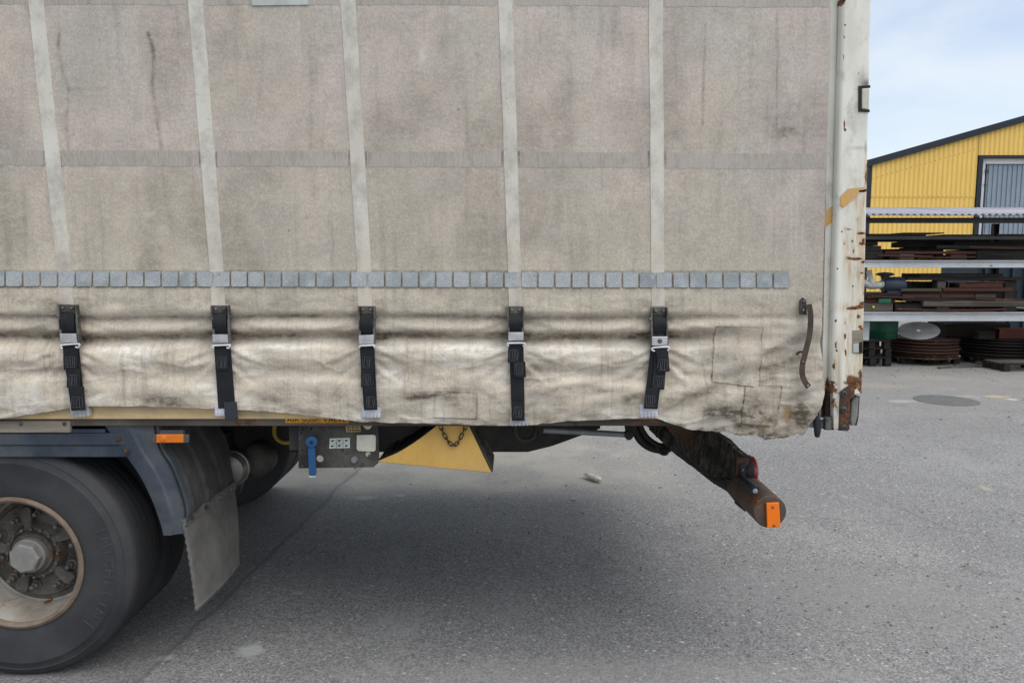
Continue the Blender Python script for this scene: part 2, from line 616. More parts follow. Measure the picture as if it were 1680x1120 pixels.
def asphalt_mat():
    n = N('worn_asphalt')
    pos = n.sep()
    big = n.noise(0.55, 6, 0.6)
    mid = n.noise(3.0, 6, 0.62)
    col = n.mix(n.rng(big, 0.35, 0.66), (0.205, 0.202, 0.199), (0.250, 0.246, 0.240))
    col = n.mix(n.rng(mid, 0.40, 0.68, 0, 0.5), col, (0.19, 0.188, 0.187))
    # stones of the surface
    ca = n.voro(140.0, out='Color')
    da = n.voro(140.0, out='Distance')
    g = n.sep(ca)
    stone = n.rng(g['X'], 0.05, 0.95)
    col = n.mix(0.50, col, n.mix(stone, (0.18, 0.18, 0.18), (0.80, 0.80, 0.80)), 'OVERLAY')
    cb = n.voro(66.0, n.vec(loc=(3, 1, 0)), out='Color')
    db = n.voro(66.0, n.vec(loc=(3, 1, 0)), out='Distance')
    gb = n.sep(cb)
    bright = n.math('MULTIPLY', n.math('GREATER_THAN', gb['Y'], 0.90), n.rng(db, 0.42, 0.26))
    col = n.mix(n.math('MULTIPLY', bright, 0.75), col, n.mix(gb['Z'], (0.40, 0.395, 0.38), (0.54, 0.53, 0.52)))
    darks = n.math('MULTIPLY', n.math('GREATER_THAN', gb['X'], 0.86), n.rng(db, 0.45, 0.3))
    col = n.mix(n.math('MULTIPLY', darks, 0.5), col, (0.06, 0.06, 0.06))
    cc = n.voro(30.0, n.vec(loc=(1, 7, 0)), out='Color')
    dc = n.voro(30.0, n.vec(loc=(1, 7, 0)), out='Distance')
    gc = n.sep(cc)
    big_st = n.math('MULTIPLY', n.math('GREATER_THAN', gc['Y'], 0.955), n.rng(dc, 0.30, 0.18))
    col = n.mix(n.math('MULTIPLY', big_st, 0.8), col, (0.50, 0.48, 0.45))
    # sandy dust farther off and worn pale spots
    far = n.rng(pos['Y'], 3.2, 8.0)
    dn = n.noise(1.1, 6, 0.65, n.vec((0.45, 1, 1)))
    col = n.mix(n.math('MULTIPLY', far, n.rng(dn, 0.38, 0.66, 0.25, 0.75)), col, (0.275, 0.258, 0.235))
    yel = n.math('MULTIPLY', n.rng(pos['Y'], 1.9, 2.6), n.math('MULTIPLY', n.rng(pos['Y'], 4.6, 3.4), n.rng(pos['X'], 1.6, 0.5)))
    col = n.mix(n.math('MULTIPLY', yel, n.rng(n.noise(2.0, 4), 0.35, 0.6, 0.35, 0.8)), col, (0.40, 0.375, 0.32))  # sandy strip, lightened further to offset the lorry's shadow there
    edge = n.noise(11, 6, 0.7)
    wob = n.vec((1, 1, 1))
    ck = n.voro(0.9, n.mix(0.35, wob, n.new('ShaderNodeTexNoise').outputs['Color'], 'ADD'), out='Distance', feat='DISTANCE_TO_EDGE')
    ckm = n.math('MULTIPLY', n.rng(ck, 0.010, 0.002), n.rng(n.noise(0.9, 4), 0.50, 0.62))
    col = n.mix(n.math('MULTIPLY', ckm, 0.28), col, (0.06, 0.06, 0.06))
    wear = n.rng(n.noise(1.6, 7, 0.72, n.vec((1.0, 0.5, 1), rot=(0, 0, 0.5), loc=(4, 9, 0))), 0.54, 0.72, 0, 0.45)
    col = n.mix(wear, col, (0.30, 0.295, 0.285))
    oil = n.rng(n.noise(2.1, 6, 0.7, n.vec(loc=(14, 3, 0))), 0.60, 0.74, 0, 0.40)
    col = n.mix(oil, col, (0.11, 0.108, 0.105))

    def spot(px, py, rx, ry, c, amt):
        nonlocal col
        p = G(px, py)
        dx = n.math('DIVIDE', n.math('SUBTRACT', pos['X'], p.x), rx)
        dy = n.math('DIVIDE', n.math('SUBTRACT', pos['Y'], p.y), ry)
        r2 = n.math('SQRT', n.math('ADD', n.math('MULTIPLY', dx, dx), n.math('MULTIPLY', dy, dy)))
        r2 = n.math('ADD', r2, n.math('MULTIPLY', n.math('SUBTRACT', edge, 0.5), 1.6))
        col = n.mix(n.math('MULTIPLY', n.rng(r2, 1.0, 0.35), amt), col, c)
    spot(410, 1066, 0.075, 0.065, (0.42, 0.42, 0.41), 0.8)
    spot(272, 1079, 0.045, 0.032, (0.45, 0.43, 0.40), 0.85)
    spot(487, 972, 0.045, 0.03, (0.38, 0.36, 0.34), 0.75)
    spot(598, 816, 0.10, 0.06, (0.40, 0.39, 0.37), 0.75)
    spot(655, 812, 0.05, 0.04, (0.40, 0.39, 0.37), 0.6)
    spot(1618, 801, 0.05, 0.10, (0.40, 0.36, 0.24), 0.55)
    spot(1635, 650, 0.20, 0.10, (0.48, 0.36, 0.20), 0.8)
    spot(1660, 655, 0.10, 0.08, (0.50, 0.47, 0.38), 0.8)
    spot(1480, 658, 0.22, 0.12, (0.42, 0.41, 0.39), 0.5)
    spot(1590, 650, 0.2, 0.1, (0.42, 0.40, 0.36), 0.4)
    spot(1520, 620, 0.7, 0.4, (0.33, 0.28, 0.23), 0.4)
    spot(1440, 632, 0.5, 0.3, (0.33, 0.30, 0.25), 0.4)
    spot(1320, 965, 0.9, 0.35, (0.24, 0.238, 0.236), 0.35)
    spot(1000, 1110, 1.3, 0.22, (0.28, 0.278, 0.27), 0.4)
    spot(1560, 1000, 0.9, 0.5, (0.24, 0.236, 0.23), 0.35)
    # the sealed joint running back under the lorry
    a, b = G(262, 1086), G(500, 855)
    L = (b - a).length
    tx, ty = (b.x - a.x) / L, (b.y - a.y) / L
    ux = n.math('SUBTRACT', pos['X'], a.x)
    uy = n.math('SUBTRACT', pos['Y'], a.y)
    dist = n.math('SUBTRACT', n.math('MULTIPLY', ux, ty), n.math('MULTIPLY', uy, tx))
    dist = n.math('ADD', dist, n.math('MULTIPLY', n.math('SUBTRACT', n.noise(3.5, 5), 0.5), 0.10))
    seam = n.rng(n.math('ABSOLUTE', dist), 0.018, 0.004)
    col = n.mix(n.math('MULTIPLY', seam, 0.45), col, (0.07, 0.07, 0.07))
    col = n.mix(n.math('MULTIPLY', n.rng(dist, 0.06, -0.02), 0.30), col, (0.12, 0.118, 0.117))
    h = n.math('ADD', n.math('MULTIPLY', n.math('SUBTRACT', 1.0, da), 0.7), n.math('MULTIPLY', n.math('MULTIPLY', n.math('SUBTRACT', 1.0, db), g['Y']), 0.8))
    h = n.math('ADD', h, n.math('MULTIPLY', n.noise(30, 5, 0.7), 1.0))
    return n.done(col, 0.9, 0.0, n.bump(h, 0.65, 0.006), 0.3)


def arm_mat():
    n = N('flaking_grimy_paint')
    a = n.noise(26, 7, 0.75, n.vec((1, 1.8, 0.5)), 0.6)
    col = n.mix(n.rng(a, 0.42, 0.66), (0.012, 0.011, 0.009), (0.115, 0.096, 0.068))
    col = n.mix(n.rng(n.noise(6, 5, 0.6, n.vec(loc=(2, 2, 6))), 0.54, 0.64, 0, 0.85), col, (0.09, 0.042, 0.022))
    col = n.mix(n.rng(n.noise(40, 5, 0.7), 0.5, 0.7, 0, 0.5), col, (0.03, 0.027, 0.022))
    return n.done(col, 0.8, 0.0, n.bump(a, 0.5, 0.004))


def text_paint(name, c, rough=0.6):
    return simple(name, c, tuple(x * 0.7 for x in c), rough, scale=40, bump=0.05)


def glass_mat(name, c, rough=0.25):
    n = N(name)
    f = n.noise(60, 3)
    m = n.done(n.mix(f, c, tuple(x * 0.75 for x in c)), rough, 0.0, n.bump(n.voro(240.0), 0.2, 0.001))
    n.b.inputs['Coat Weight'].default_value = 0.5
    return m


def reflector_orange():
    n = N('orange_reflector')
    f = n.noise(25, 4)
    m = n.done(n.mix(f, (0.95, 0.22, 0.008), (0.85, 0.16, 0.005)), 0.28, 0.0, n.bump(n.voro(260.0), 0.25, 0.001))
    return m


M = {}
M['curtain'] = curtain_mat()
M['band'] = band_mat()
M['strip'] = webbing_strip_mat()
M['tile'] = reflector_mat()
M['post'] = post_mat()
M['asphalt'] = asphalt_mat()
M['arm'] = arm_mat()
M['webbing'] = simple('black_webbing', (0.009, 0.0095, 0.012), (0.016, 0.017, 0.021), 0.72, scale=18, bscale=260, bump=0.5)
M['webbing_dusty'] = simple('dusty_webbing', (0.026, 0.031, 0.041), (0.036, 0.04, 0.05), 0.75, scale=18, bscale=260, bump=0.5)
M['stitch'] = simple('grey_thread', (0.16, 0.16, 0.18), None, 0.8)
M['zinc'] = simple('zinc_plated_steel', (0.26, 0.255, 0.24), (0.1, 0.097, 0.088), 0.42, 0.85, scale=30, rust=0.03, rustscale=40)
M['steel_bright'] = simple('bright_steel', (0.72, 0.72, 0.74), (0.50, 0.50, 0.51), 0.33, 0.8, scale=22, bscale=200, bump=0.12)
M['steel_dull'] = simple('dull_steel', (0.15, 0.14, 0.125), (0.07, 0.064, 0.055), 0.5, 0.7, scale=30, rust=0.05, rustscale=30)
M['white_wire'] = simple('pale_wire', (0.75, 0.75, 0.78), (0.6, 0.6, 0.63), 0.4, 0.3, scale=20)
M['hook'] = simple('alloy_hook', (0.50, 0.50, 0.50), (0.38, 0.38, 0.385), 0.5, 0.45, scale=25)
M['hook_bright'] = simple('bright_hook', (0.62, 0.63, 0.68), (0.52, 0.53, 0.58), 0.45, 0.3, scale=25)
M['plywood'] = simple('yellowed_board_edge', (0.82, 0.58, 0.26), (0.66, 0.50, 0.29), 0.75, scale=5, bscale=40, stretch=(0.8, 1, 9), dust=0.55)
M['rail'] = simple('brown_rail', (0.085, 0.070, 0.058), (0.055, 0.042, 0.034), 0.75, scale=4, rust=0.10, rustscale=7, dust=0.35, stretch=(0.7, 1, 2))
M['plank'] = simple('weathered_plank', (0.3, 0.265, 0.21), (0.2, 0.17, 0.13), 0.8, scale=5, bscale=45, stretch=(0.6, 1, 7))
M['blue'] = simple('faded_navy_paint', (0.028, 0.04, 0.06), (0.048, 0.062, 0.082), 0.50, scale=5, bscale=70, dust=0.35)
M['rubber'] = simple('tyre_rubber', (0.026, 0.027, 0.031), (0.040, 0.041, 0.045), 0.72, scale=4, bscale=90, bump=0.2, dust=0.10)
M['rubber_mark'] = simple('rubber_lettering', (0.068, 0.068, 0.073), (0.05, 0.05, 0.054), 0.7, scale=14)
M['flap'] = simple('dusty_mudflap_rubber', (0.095, 0.092, 0.086), (0.155, 0.15, 0.14), 0.85, scale=7, bscale=130, bump=0.6, dust=0.4)
M['guard'] = simple('dusty_black_guard', (0.03, 0.03, 0.031), (0.06, 0.058, 0.056), 0.75, scale=7, bscale=150, bump=0.45, dust=0.28)
M['rim'] = simple('rusty_cream_rim', (0.36, 0.34, 0.3), (0.22, 0.19, 0.15), 0.55, scale=9, rust=0.085, rustscale=13, dust=0.3)
M['rim_edge'] = simple('rusty_rim_lip', (0.215, 0.165, 0.125), (0.15, 0.108, 0.08), 0.75, scale=14, rust=0.03, rustscale=20)
M['hubgrey'] = simple('grimy_cast_hub', (0.085, 0.078, 0.068), (0.042, 0.037, 0.031), 0.8, scale=13, rust=0.09, rustscale=18, dust=0.45, bump=0.5)
M['hubcap'] = simple('dusty_hub_nut', (0.30, 0.29, 0.275), (0.23, 0.22, 0.205), 0.7, 0.2, scale=18, bscale=160, bump=0.4)
M['nut'] = simple('greased_nut', (0.18, 0.17, 0.155), (0.10, 0.092, 0.08), 0.6, 0.4, scale=30, dust=0.3)
M['under'] = simple('black_chassis_paint', (0.011, 0.011, 0.012), (0.02, 0.019, 0.018), 0.75, scale=5, bscale=60, rust=0.0, dust=0.15)
M['panel'] = simple('grimy_valve_panel', (0.036, 0.032, 0.029), (0.022, 0.019, 0.017), 0.65, scale=12, rust=0.05, rustscale=16, dust=0.3)
M['bluelever'] = simple('blue_lever_paint', (0.016, 0.085, 0.22), (0.022, 0.075, 0.17), 0.5, scale=18)
M['sticker'] = simple('faded_sticker', (0.56, 0.55, 0.46), (0.46, 0.44, 0.36), 0.6, scale=16, bump=0.05)
M['sticker_cool'] = simple('pale_sticker', (0.50, 0.54, 0.51), (0.42, 0.45, 0.42), 0.6, scale=30, bump=0.05)
M['sticker_yellow'] = simple('amber_sticker', (0.62, 0.28, 0.015), (0.48, 0.21, 0.012), 0.5, scale=16, bump=0.05)
M['sticker_tan'] = simple('tan_sticker', (0.42, 0.31, 0.13), (0.34, 0.25, 0.11), 0.6, scale=16, bump=0.05)
M['ink'] = simple('black_ink', (0.02, 0.018, 0.015), None, 0.6, bump=0.0)
M['chock'] = simple('yellow_chock_paint', (0.66, 0.40, 0.10), (0.56, 0.33, 0.085), 0.6, scale=5, bscale=50, bump=0.2, stretch=(1, 1, 0.6), rust=-0.012, rustscale=34, dust=0.25)
M['chain'] = simple('dark_chain', (0.10, 0.085, 0.07), (0.06, 0.045, 0.035), 0.55, 0.7, scale=40, rust=0.05, rustscale=40)
M['cable'] = simple('black_cable', (0.012, 0.012, 0.013), (0.02, 0.02, 0.02), 0.5)
M['rod'] = simple('grey_gas_strut', (0.26, 0.27, 0.285), (0.19, 0.195, 0.205), 0.45, 0.4, scale=15)
M['hose_yellow'] = simple('yellow_hose', (0.30, 0.20, 0.02), (0.22, 0.15, 0.02), 0.5)
M['hose_olive'] = simple('olive_hose', (0.055, 0.048, 0.030), None, 0.6)
M['rusttube'] = simple('rusty_bumper_tube', (0.10, 0.062, 0.042), (0.068, 0.044, 0.032), 0.7, scale=10, rust=0.10, rustscale=16, dust=0.2)
M['rustplate'] = simple('rusty_bracket', (0.095, 0.05, 0.034), (0.055, 0.034, 0.026), 0.8, scale=14, rust=0.12, rustscale=22)
M['orange'] = reflector_orange()
M['amberlens'] = glass_mat('amber_lens', (0.80, 0.20, 0.006))
M['redlens'] = glass_mat('red_lens', (0.30, 0.012, 0.016))
M['clearlens'] = glass_mat('clear_lens', (0.26, 0.29, 0.31), 0.15)
M['plastic'] = simple('black_plastic', (0.022, 0.022, 0.025), (0.035, 0.035, 0.037), 0.5, scale=20)
M['greyplastic'] = simple('grey_plastic', (0.10, 0.10, 0.105), None, 0.55, scale=20)
M['silver'] = simple('dusty_alloy', (0.30, 0.28, 0.26), (0.20, 0.185, 0.17), 0.42, 0.7, scale=15)
M['leather'] = simple('brown_rubber_strap', (0.085, 0.062, 0.046), (0.052, 0.039, 0.03), 0.65, scale=22, bscale=140)
M['tape'] = simple('amber_tape', (0.66, 0.34, 0.06), (0.58, 0.36, 0.15), 0.5, scale=18, bump=0.1)
M['posttail'] = simple('chipped_white_paint', (0.62, 0.60, 0.53), (0.42, 0.38, 0.30), 0.5, scale=14, rust=0.11, rustscale=24)
M['latch'] = simple('blue_grey_latch', (0.17, 0.20, 0.25), (0.08, 0.095, 0.12), 0.45, 0.5, scale=25, dust=0.3)
M['buffer'] = simple('grey_rubber_buffer', (0.26, 0.255, 0.235), (0.18, 0.175, 0.16), 0.7, scale=12)
M['body'] = simple('grey_body_panel', (0.42, 0.42, 0.40), (0.33, 0.33, 0.31), 0.6, scale=4)
M['yellow_wall'] = simple('yellow_sheet', (0.82, 0.55, 0.145), (0.78, 0.52, 0.135), 0.55, scale=0.35, bscale=3, bump=0.05, stretch=(1, 1, 0.35))
M['navy_trim'] = simple('dark_trim', (0.016, 0.021, 0.03), (0.022, 0.027, 0.036), 0.5, scale=0.8)
M['door_grey'] = simple('blue_grey_door', (0.245, 0.295, 0.35), (0.22, 0.265, 0.32), 0.5, scale=0.6, bscale=4, bump=0.05)
M['white_frame'] = simple('white_frame', (0.62, 0.62, 0.63), (0.52, 0.52, 0.53), 0.5, scale=1.0)
M['rack'] = simple('pale_grey_rack_paint', (0.56, 0.58, 0.6), (0.47, 0.485, 0.5), 0.55, scale=2.5, bscale=25, rust=-0.03, rustscale=5, dust=0.25, stretch=(0.6, 1, 1))
M['rack_dark'] = simple('dark_rack_steel', (0.05, 0.049, 0.048), (0.03, 0.029, 0.028), 0.65, scale=3, rust=0.03)
M['fibre'] = simple('grey_corrugated_sheet', (0.36, 0.36, 0.395), (0.29, 0.29, 0.32), 0.7, scale=2)
M['darkwood'] = simple('dark_old_timber', (0.011, 0.0095, 0.0085), (0.028, 0.022, 0.019), 0.85, scale=4, bscale=30, stretch=(0.4, 1, 5))
M['greywood'] = simple('grey_old_timber', (0.115, 0.095, 0.08), (0.06, 0.048, 0.04), 0.85, scale=4, bscale=30, stretch=(0.4, 1, 5))
M['redwood'] = simple('red_brown_board', (0.075, 0.024, 0.016), (0.042, 0.018, 0.013), 0.8, scale=4, bscale=30, stretch=(0.4, 1, 4))
M['olivewood'] = simple('olive_board', (0.08, 0.068, 0.036), (0.045, 0.04, 0.025), 0.8, scale=4, stretch=(0.4, 1, 4))
M['rustdisc'] = simple('rust_brown_disc', (0.06, 0.027, 0.016), (0.032, 0.017, 0.012), 0.8, scale=4, rust=0.10, rustscale=6)
M['rustdisc_dark'] = simple('dark_rusted_disc', (0.018, 0.012, 0.0095), (0.012, 0.0085, 0.0075), 0.8, scale=4, rust=0.02, rustscale=6)
M['greendrum'] = simple('green_drum_paint', (0.008, 0.085, 0.045), (0.012, 0.06, 0.033), 0.45, scale=3)
M['sawsteel'] = simple('pale_saw_steel', (0.66, 0.66, 0.63), (0.50, 0.48, 0.44), 0.5, 0.0, scale=5, rust=0.02, rustscale=9)
M['redsteel'] = simple('red_oxide_steel', (0.17, 0.044, 0.026), (0.12, 0.036, 0.024), 0.7, scale=3)
M['bluemachine'] = simple('dark_blue_casing', (0.022, 0.032, 0.055), (0.032, 0.04, 0.058), 0.5, scale=6)
M['whitehose'] = simple('white_plastic_hose', (0.55, 0.55, 0.53), (0.42, 0.42, 0.40), 0.5, scale=9)
M['greenbit'] = simple('green_plastic', (0.03, 0.16, 0.09), None, 0.5)
M['yellowdot'] = simple('yellow_plastic', (0.75, 0.62, 0.05), None, 0.5)
M['gravel'] = simple('grey_grit', (0.24, 0.23, 0.215), (0.15, 0.145, 0.14), 0.9, scale=30)
M['driftwood'] = simple('pale_splintered_wood', (0.66, 0.62, 0.55), (0.48, 0.43, 0.36), 0.85, scale=20, bscale=80, bump=0.6)
M['manhole'] = simple('dark_iron_cover', (0.13, 0.13, 0.125), (0.105, 0.105, 0.10), 0.75, scale=6)
M['bluebox'] = simple('blue_container_paint', (0.018, 0.032, 0.05), (0.013, 0.023, 0.036), 0.5, scale=2)

# ================================================================== THE SETTING: ground
gv = [(-300, -120, 0), (300, -120, 0), (300, 480, 0), (-300, 480, 0)]
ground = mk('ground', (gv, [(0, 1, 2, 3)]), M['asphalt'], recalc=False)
ground['kind'] = 'structure'
ground['label'] = 'worn grey asphalt yard with pale stones and spots'

# ================================================================== THE LORRY
lorry = root('lorry', (-1.8, 1.24, 0), 'dirty beige curtain-sided lorry with black tension straps and rusty white rear post', 'lorry')
XL = -5.2                        # front end of the load body
ZTOP = 3.35
W = 2.48                         # width of the body

# ---- curtain: where its cloth hangs (depth outwards, in metres) as a function of place
_prof_y = [-400, 440, 505, 511, 517, 524, 531, 538, 545, 551, 556, 560, 565, 571, 580, 592, 603, 612, 622, 635, 648, 658, 668, 680, 700, 740]
_prof_d = [0.0, 0.001, 0.006, 0.007, 0.001, -0.006, -0.003, 0.003, 0.001, -0.012, -0.021, -0.022, -0.012, 0.004, 0.010, 0.013, 0.008, 0.006, 0.009, 0.016, 0.024, 0.026, 0.022, 0.017, 0.012, 0.010]
STRAP_PX = [112, 362, 602, 846, 1081]
_fy = np.arange(-400, 760, 1.0)
_fd = np.interp(_fy, _prof_y, _prof_d)
_k = np.exp(-0.5 * (np.arange(-7, 8) / 2.3) ** 2)
_fd = np.convolve(np.pad(_fd, 7, mode='edge'), _k / _k.sum(), mode='valid')


def bulge(x, z):
    px, py = proj(x, z)
    lowness = sstep(505, 690, py)
    warp = (vnoise(px / 170, 0 * px, 3) - 0.5) * (4 + 26 * lowness) + (vnoise(px / 60, 0 * px, 8) - 0.5) * (1.5 + 8 * lowness)
    rfade = 1 - sstep(1110, 1200, px)
    d = np.interp(py + warp, _fy, _fd)
    amp = 0.85 + 0.70 * vnoise(px / 210, py / 90, 12)
    out = d * amp * (0.25 + 0.75 * rfade)
    # slanting pulls between the straps, low down
    sl = np.zeros_like(px)
    for k, (cx, cy, ang, ln, wd, a) in enumerate([(690, 648, -0.30, 70, 10, 0.011), (440, 655, 0.30, 55, 9, -0.010), (930, 640, -0.16, 110, 9, 0.010),
                                                  (990, 618, 0.12, 90, 9, -0.007), (230, 655, 0.05, 90, 10, -0.007), (40, 640, -0.1, 60, 12, 0.006),
                                                  (520, 640, 0.1, 60, 10, 0.006), (780, 640, 0.25, 50, 9, -0.006), (1130, 640, -0.35, 60, 11, 0.010),
                                                  (1290, 560, -0.35, 60, 10, 0.007), (1300, 600, -0.5, 55, 10, -0.008), (1200, 655, -0.55, 70, 11, 0.008),
                                                  (1250, 670, -0.30, 70, 9, -0.007), (1310, 640, -0.6, 60, 10, 0.009), (1150, 590, -0.2, 60, 9, -0.006),
                                                  (1215, 600, -0.15, 60, 8, 0.006), (1160, 535, -0.05, 80, 8, 0.006), (1270, 520, 0.02, 60, 6, -0.004),
                                                  (-160, 640, 0.2, 90, 12, 0.008), (-300, 620, -0.2, 90, 12, 0.008)]):
        ca, sa = math.cos(ang), math.sin(ang)
        u = (px - cx) * ca + (py - cy) * sa
        v = -(px - cx) * sa + (py - cy) * ca
        sl = sl + a * np.exp(-(u / ln) ** 2) * np.exp(-(v / wd) ** 2) - 0.6 * a * np.exp(-(u / ln) ** 2) * np.exp(-((v - 1.7 * wd) / wd) ** 2)
    for s_ in STRAP_PX:
        for (dx_, dy_, an_, am_) in [(34, 578, 0.42, .0045), (-34, 580, -0.42, .0045), (30, 604, 0.7, -.004), (-30, 606, -0.7, -.004), (26, 655, -0.6, .005), (-26, 655, 0.6, .005), (44, 530, 0.25, .003), (-44, 532, -0.25, .003)]:
            ca, sa = math.cos(an_), math.sin(an_)
            u = (px - s_ - dx_) * ca + (py - dy_) * sa
            v = -(px - s_ - dx_) * sa + (py - dy_) * ca
            sl = sl + am_ * np.exp(-(u / 30) ** 2) * (np.exp(-(v / 4.5) ** 2) - 0.7 * np.exp(-((v - 8) / 5) ** 2))
    out = out + sl * sstep(500, 530, py)
    # straps pull the cloth in
    for s in STRAP_PX:
        sx = s + (py - 560) * 0.05
        out = out - 0.006 * np.exp(-((px - sx) / 26) ** 2) * sstep(500, 540, py)
    # flat upper cloth: slow waves and wrinkles
    up = 1 - sstep(440, 520, py)
    ph = (px - 82 - 0.09 * py) / 247.0
    out = out + up * 0.007 * (np.sin(math.pi * ph) ** 2 - 0.5) * (1 - sstep(1150, 1300, px))
    out = out + up * (0.012 * (vnoise(px / 190, py / 420, 21) - 0.5) + 0.0035 * (fbm(px / 60, py / 130, 22) - 0.5))
    out = out + (1 - up) * (0.016 * (fbm(px / 80, py / 34, 31, 3) - 0.5) + 0.004 * (fbm(px / 40, py / 14, 33, 3) - 0.5) * sstep(540, 600, py))
    rdg = 1 - np.abs(2 * fbm(px / 85 + 0.4 * py / 60, py / 30, 37, 3) - 1)
    out = out + (1 - up) * 0.006 * (rdg ** 4 - 0.3) * sstep(540, 600, py)
    # drag at the torn rear corner
    out = out + 0.012 * sstep(1290, 1350, px) * sstep(560, 700, py)
    return np.where(out > 0.012, 0.012 + 0.011 * np.tanh((out - 0.012) / 0.011), out)


def cy(x, z):
    return -bulge(np.asarray(x, float), np.asarray(z, float))


def Xr(py):
    """rear edge of the cloth, picture x for a given picture y"""
    return np.interp(py, [-300, 0, 250, 450, 590, 645, 668, 688, 706, 722], [1369, 1362, 1356, 1350, 1348, 1351, 1343, 1331, 1322, 1309])


def Yb(px):
    """hem, picture y for a given picture x"""
    return np.interp(px, [-2500, -300, -120, 0, 60, 110, 150, 250, 350, 420, 480, 560, 600, 660, 720, 831, 870, 938, 1041, 1086, 1115, 1148, 1214, 1260, 1297, 1312, 1340],
                     [685, 690, 692, 687, 678, 669, 665, 665, 669, 671, 677, 685, 690, 692, 693, 697, 697, 690, 685, 685, 693, 703, 709, 715, 720, 718, 712])


def grid_mesh(X, Y, Z, attrs=None, name='grid'):
    nv, nu = X.shape
    me = bpy.data.meshes.new(name)
    co = np.stack([X, Y, Z], -1).reshape(-1, 3)
    idx = np.arange(nu * nv).reshape(nv, nu)
    q = np.stack([idx[:-1, :-1], idx[:-1, 1:], idx[1:, 1:], idx[1:, :-1]], -1).reshape(-1, 4)
    me.vertices.add(len(co))
    me.vertices.foreach_set('co', co.ravel())
    me.loops.add(q.size)
    me.loops.foreach_set('vertex_index', q.ravel())
    me.polygons.add(len(q))
    me.polygons.foreach_set('loop_start', np.arange(len(q)) * 4)
    me.polygons.foreach_set('loop_total', np.full(len(q), 4))
    me.polygons.foreach_set('use_smooth', np.ones(len(q), bool))
    me.update(calc_edges=True)
    for k, a in (attrs or {}).items():
        at = me.attributes.new(k, 'FLOAT', 'POINT')
        at.data.foreach_set('value', np.clip(np.asarray(a, float), 0, 1).ravel())
    return me


# columns: coarse outside the view, fine inside
xa = P(-60, 560).x
u_x = np.concatenate([np.linspace(XL, xa, 60, endpoint=False), np.linspace(xa, 1.0, 560)])   # last is a placeholder for the rear edge
frac = (u_x - xa) / (1.0 - xa)
v_fr = np.concatenate([np.linspace(0, 1, 300)])
ZV = P(840, -40).z                                   # top of the view
vis_z = lambda zb: zb + (ZV - zb) * (v_fr ** 1.15)
rear_mid = P(float(Xr(650)), 650).x
nom_x = np.where(frac < 0, u_x, xa + frac * (rear_mid - xa))
pxb, _ = proj(nom_x, np.full_like(nom_x, P(840, 690).z))
hem = Yb(pxb) + (fbm(pxb / 14, 0 * pxb, 5) - 0.5) * 3.0 + sstep(1180, 1240, pxb) * (fbm(pxb / 7, 0 * pxb, 9) - 0.5) * 7
zb = np.array([P(840, float(h)).z for h in hem])
Z = zb[None, :] + (ZV - zb[None, :]) * (v_fr[:, None] ** 1.15)
top_rows = np.linspace(ZV, ZTOP, 14)[1:]
Z = np.vstack([Z, np.repeat(top_rows[:, None], Z.shape[1], 1)])
_, PYg = proj(np.zeros_like(Z), Z)
rear_px = Xr(PYg) + (fbm(PYg / 9, 0 * PYg, 14) - 0.5) * np.where(PYg > 600, 5.0, 1.2)
rear_x = (rear_px - 840) / F * ((0 - CAM.y) * _f.y + (Z - CAM.z) * _f.z)
Xg = np.where(frac[None, :] < 0, u_x[None, :], xa + frac[None, :] * (rear_x - xa))
Yg = cy(Xg, Z)
PX, PY = proj(Xg, Z)

# stains, with fold shade and ridge highlights worked into the colour
low = sstep(440, 640, PY)
warm = 0.12 + 0.75 * sstep(380, 560, PY) + 0.25 * (fbm(PX / 240, PY / 200, 40) - 0.5)
warm += 0.35 * (1 - sstep(0, 420, PX)) * sstep(200, 420, PY) - 0.5 * sstep(1240, 1330, PX) * (1 - sstep(430, 520, PY))
dirt = np.zeros_like(PX)
n1 = fbm(PX / 46, PY / 10, 51)
n2 = fbm(PX / 18, PY / 8, 52)
inx = (1 - sstep(1100, 1190, PX))
warpd = (vnoise(PX / 170, 0 * PX, 3) - 0.5) * 8
dirt += 0.28 * np.exp(-((PY + warpd - 519) / 4.0) ** 2) * sstep(0.30, 0.62, n1) * np.maximum(inx, 0.55 * (1 - sstep(1200, 1270, PX)))
dirt += 0.30 * np.exp(-((PY + warpd - 552) / 7.0) ** 2) * sstep(0.30, 0.66, n1) * inx
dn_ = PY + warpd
soot_shade1 = np.where(dn_ < 519, np.exp(-((dn_ - 519) / 3.0) ** 2), np.exp(-((dn_ - 519) / 9.0) ** 2))
soot_shade2 = np.where(dn_ < 553, np.exp(-((dn_ - 553) / 11.0) ** 2), np.exp(-((dn_ - 553) / 6.0) ** 2))
dirt += 0.36 * soot_shade1 * np.maximum(inx, 0.8 * (1 - sstep(1230, 1290, PX))) + 0.46 * soot_shade2 * inx * (0.75 + 0.5 * vnoise(PX / 90, PY / 30, 93))  # crease soot, deepened in colour to strengthen the shade of the folds
dirt += 0.22 * np.exp(-((dn_ - 604 - 6 * (vnoise(PX / 120, 0 * PX, 91) - .5)) / 9.0) ** 2) * sstep(0.35, 0.65, vnoise(PX / 140, PY / 60, 92)) * inx
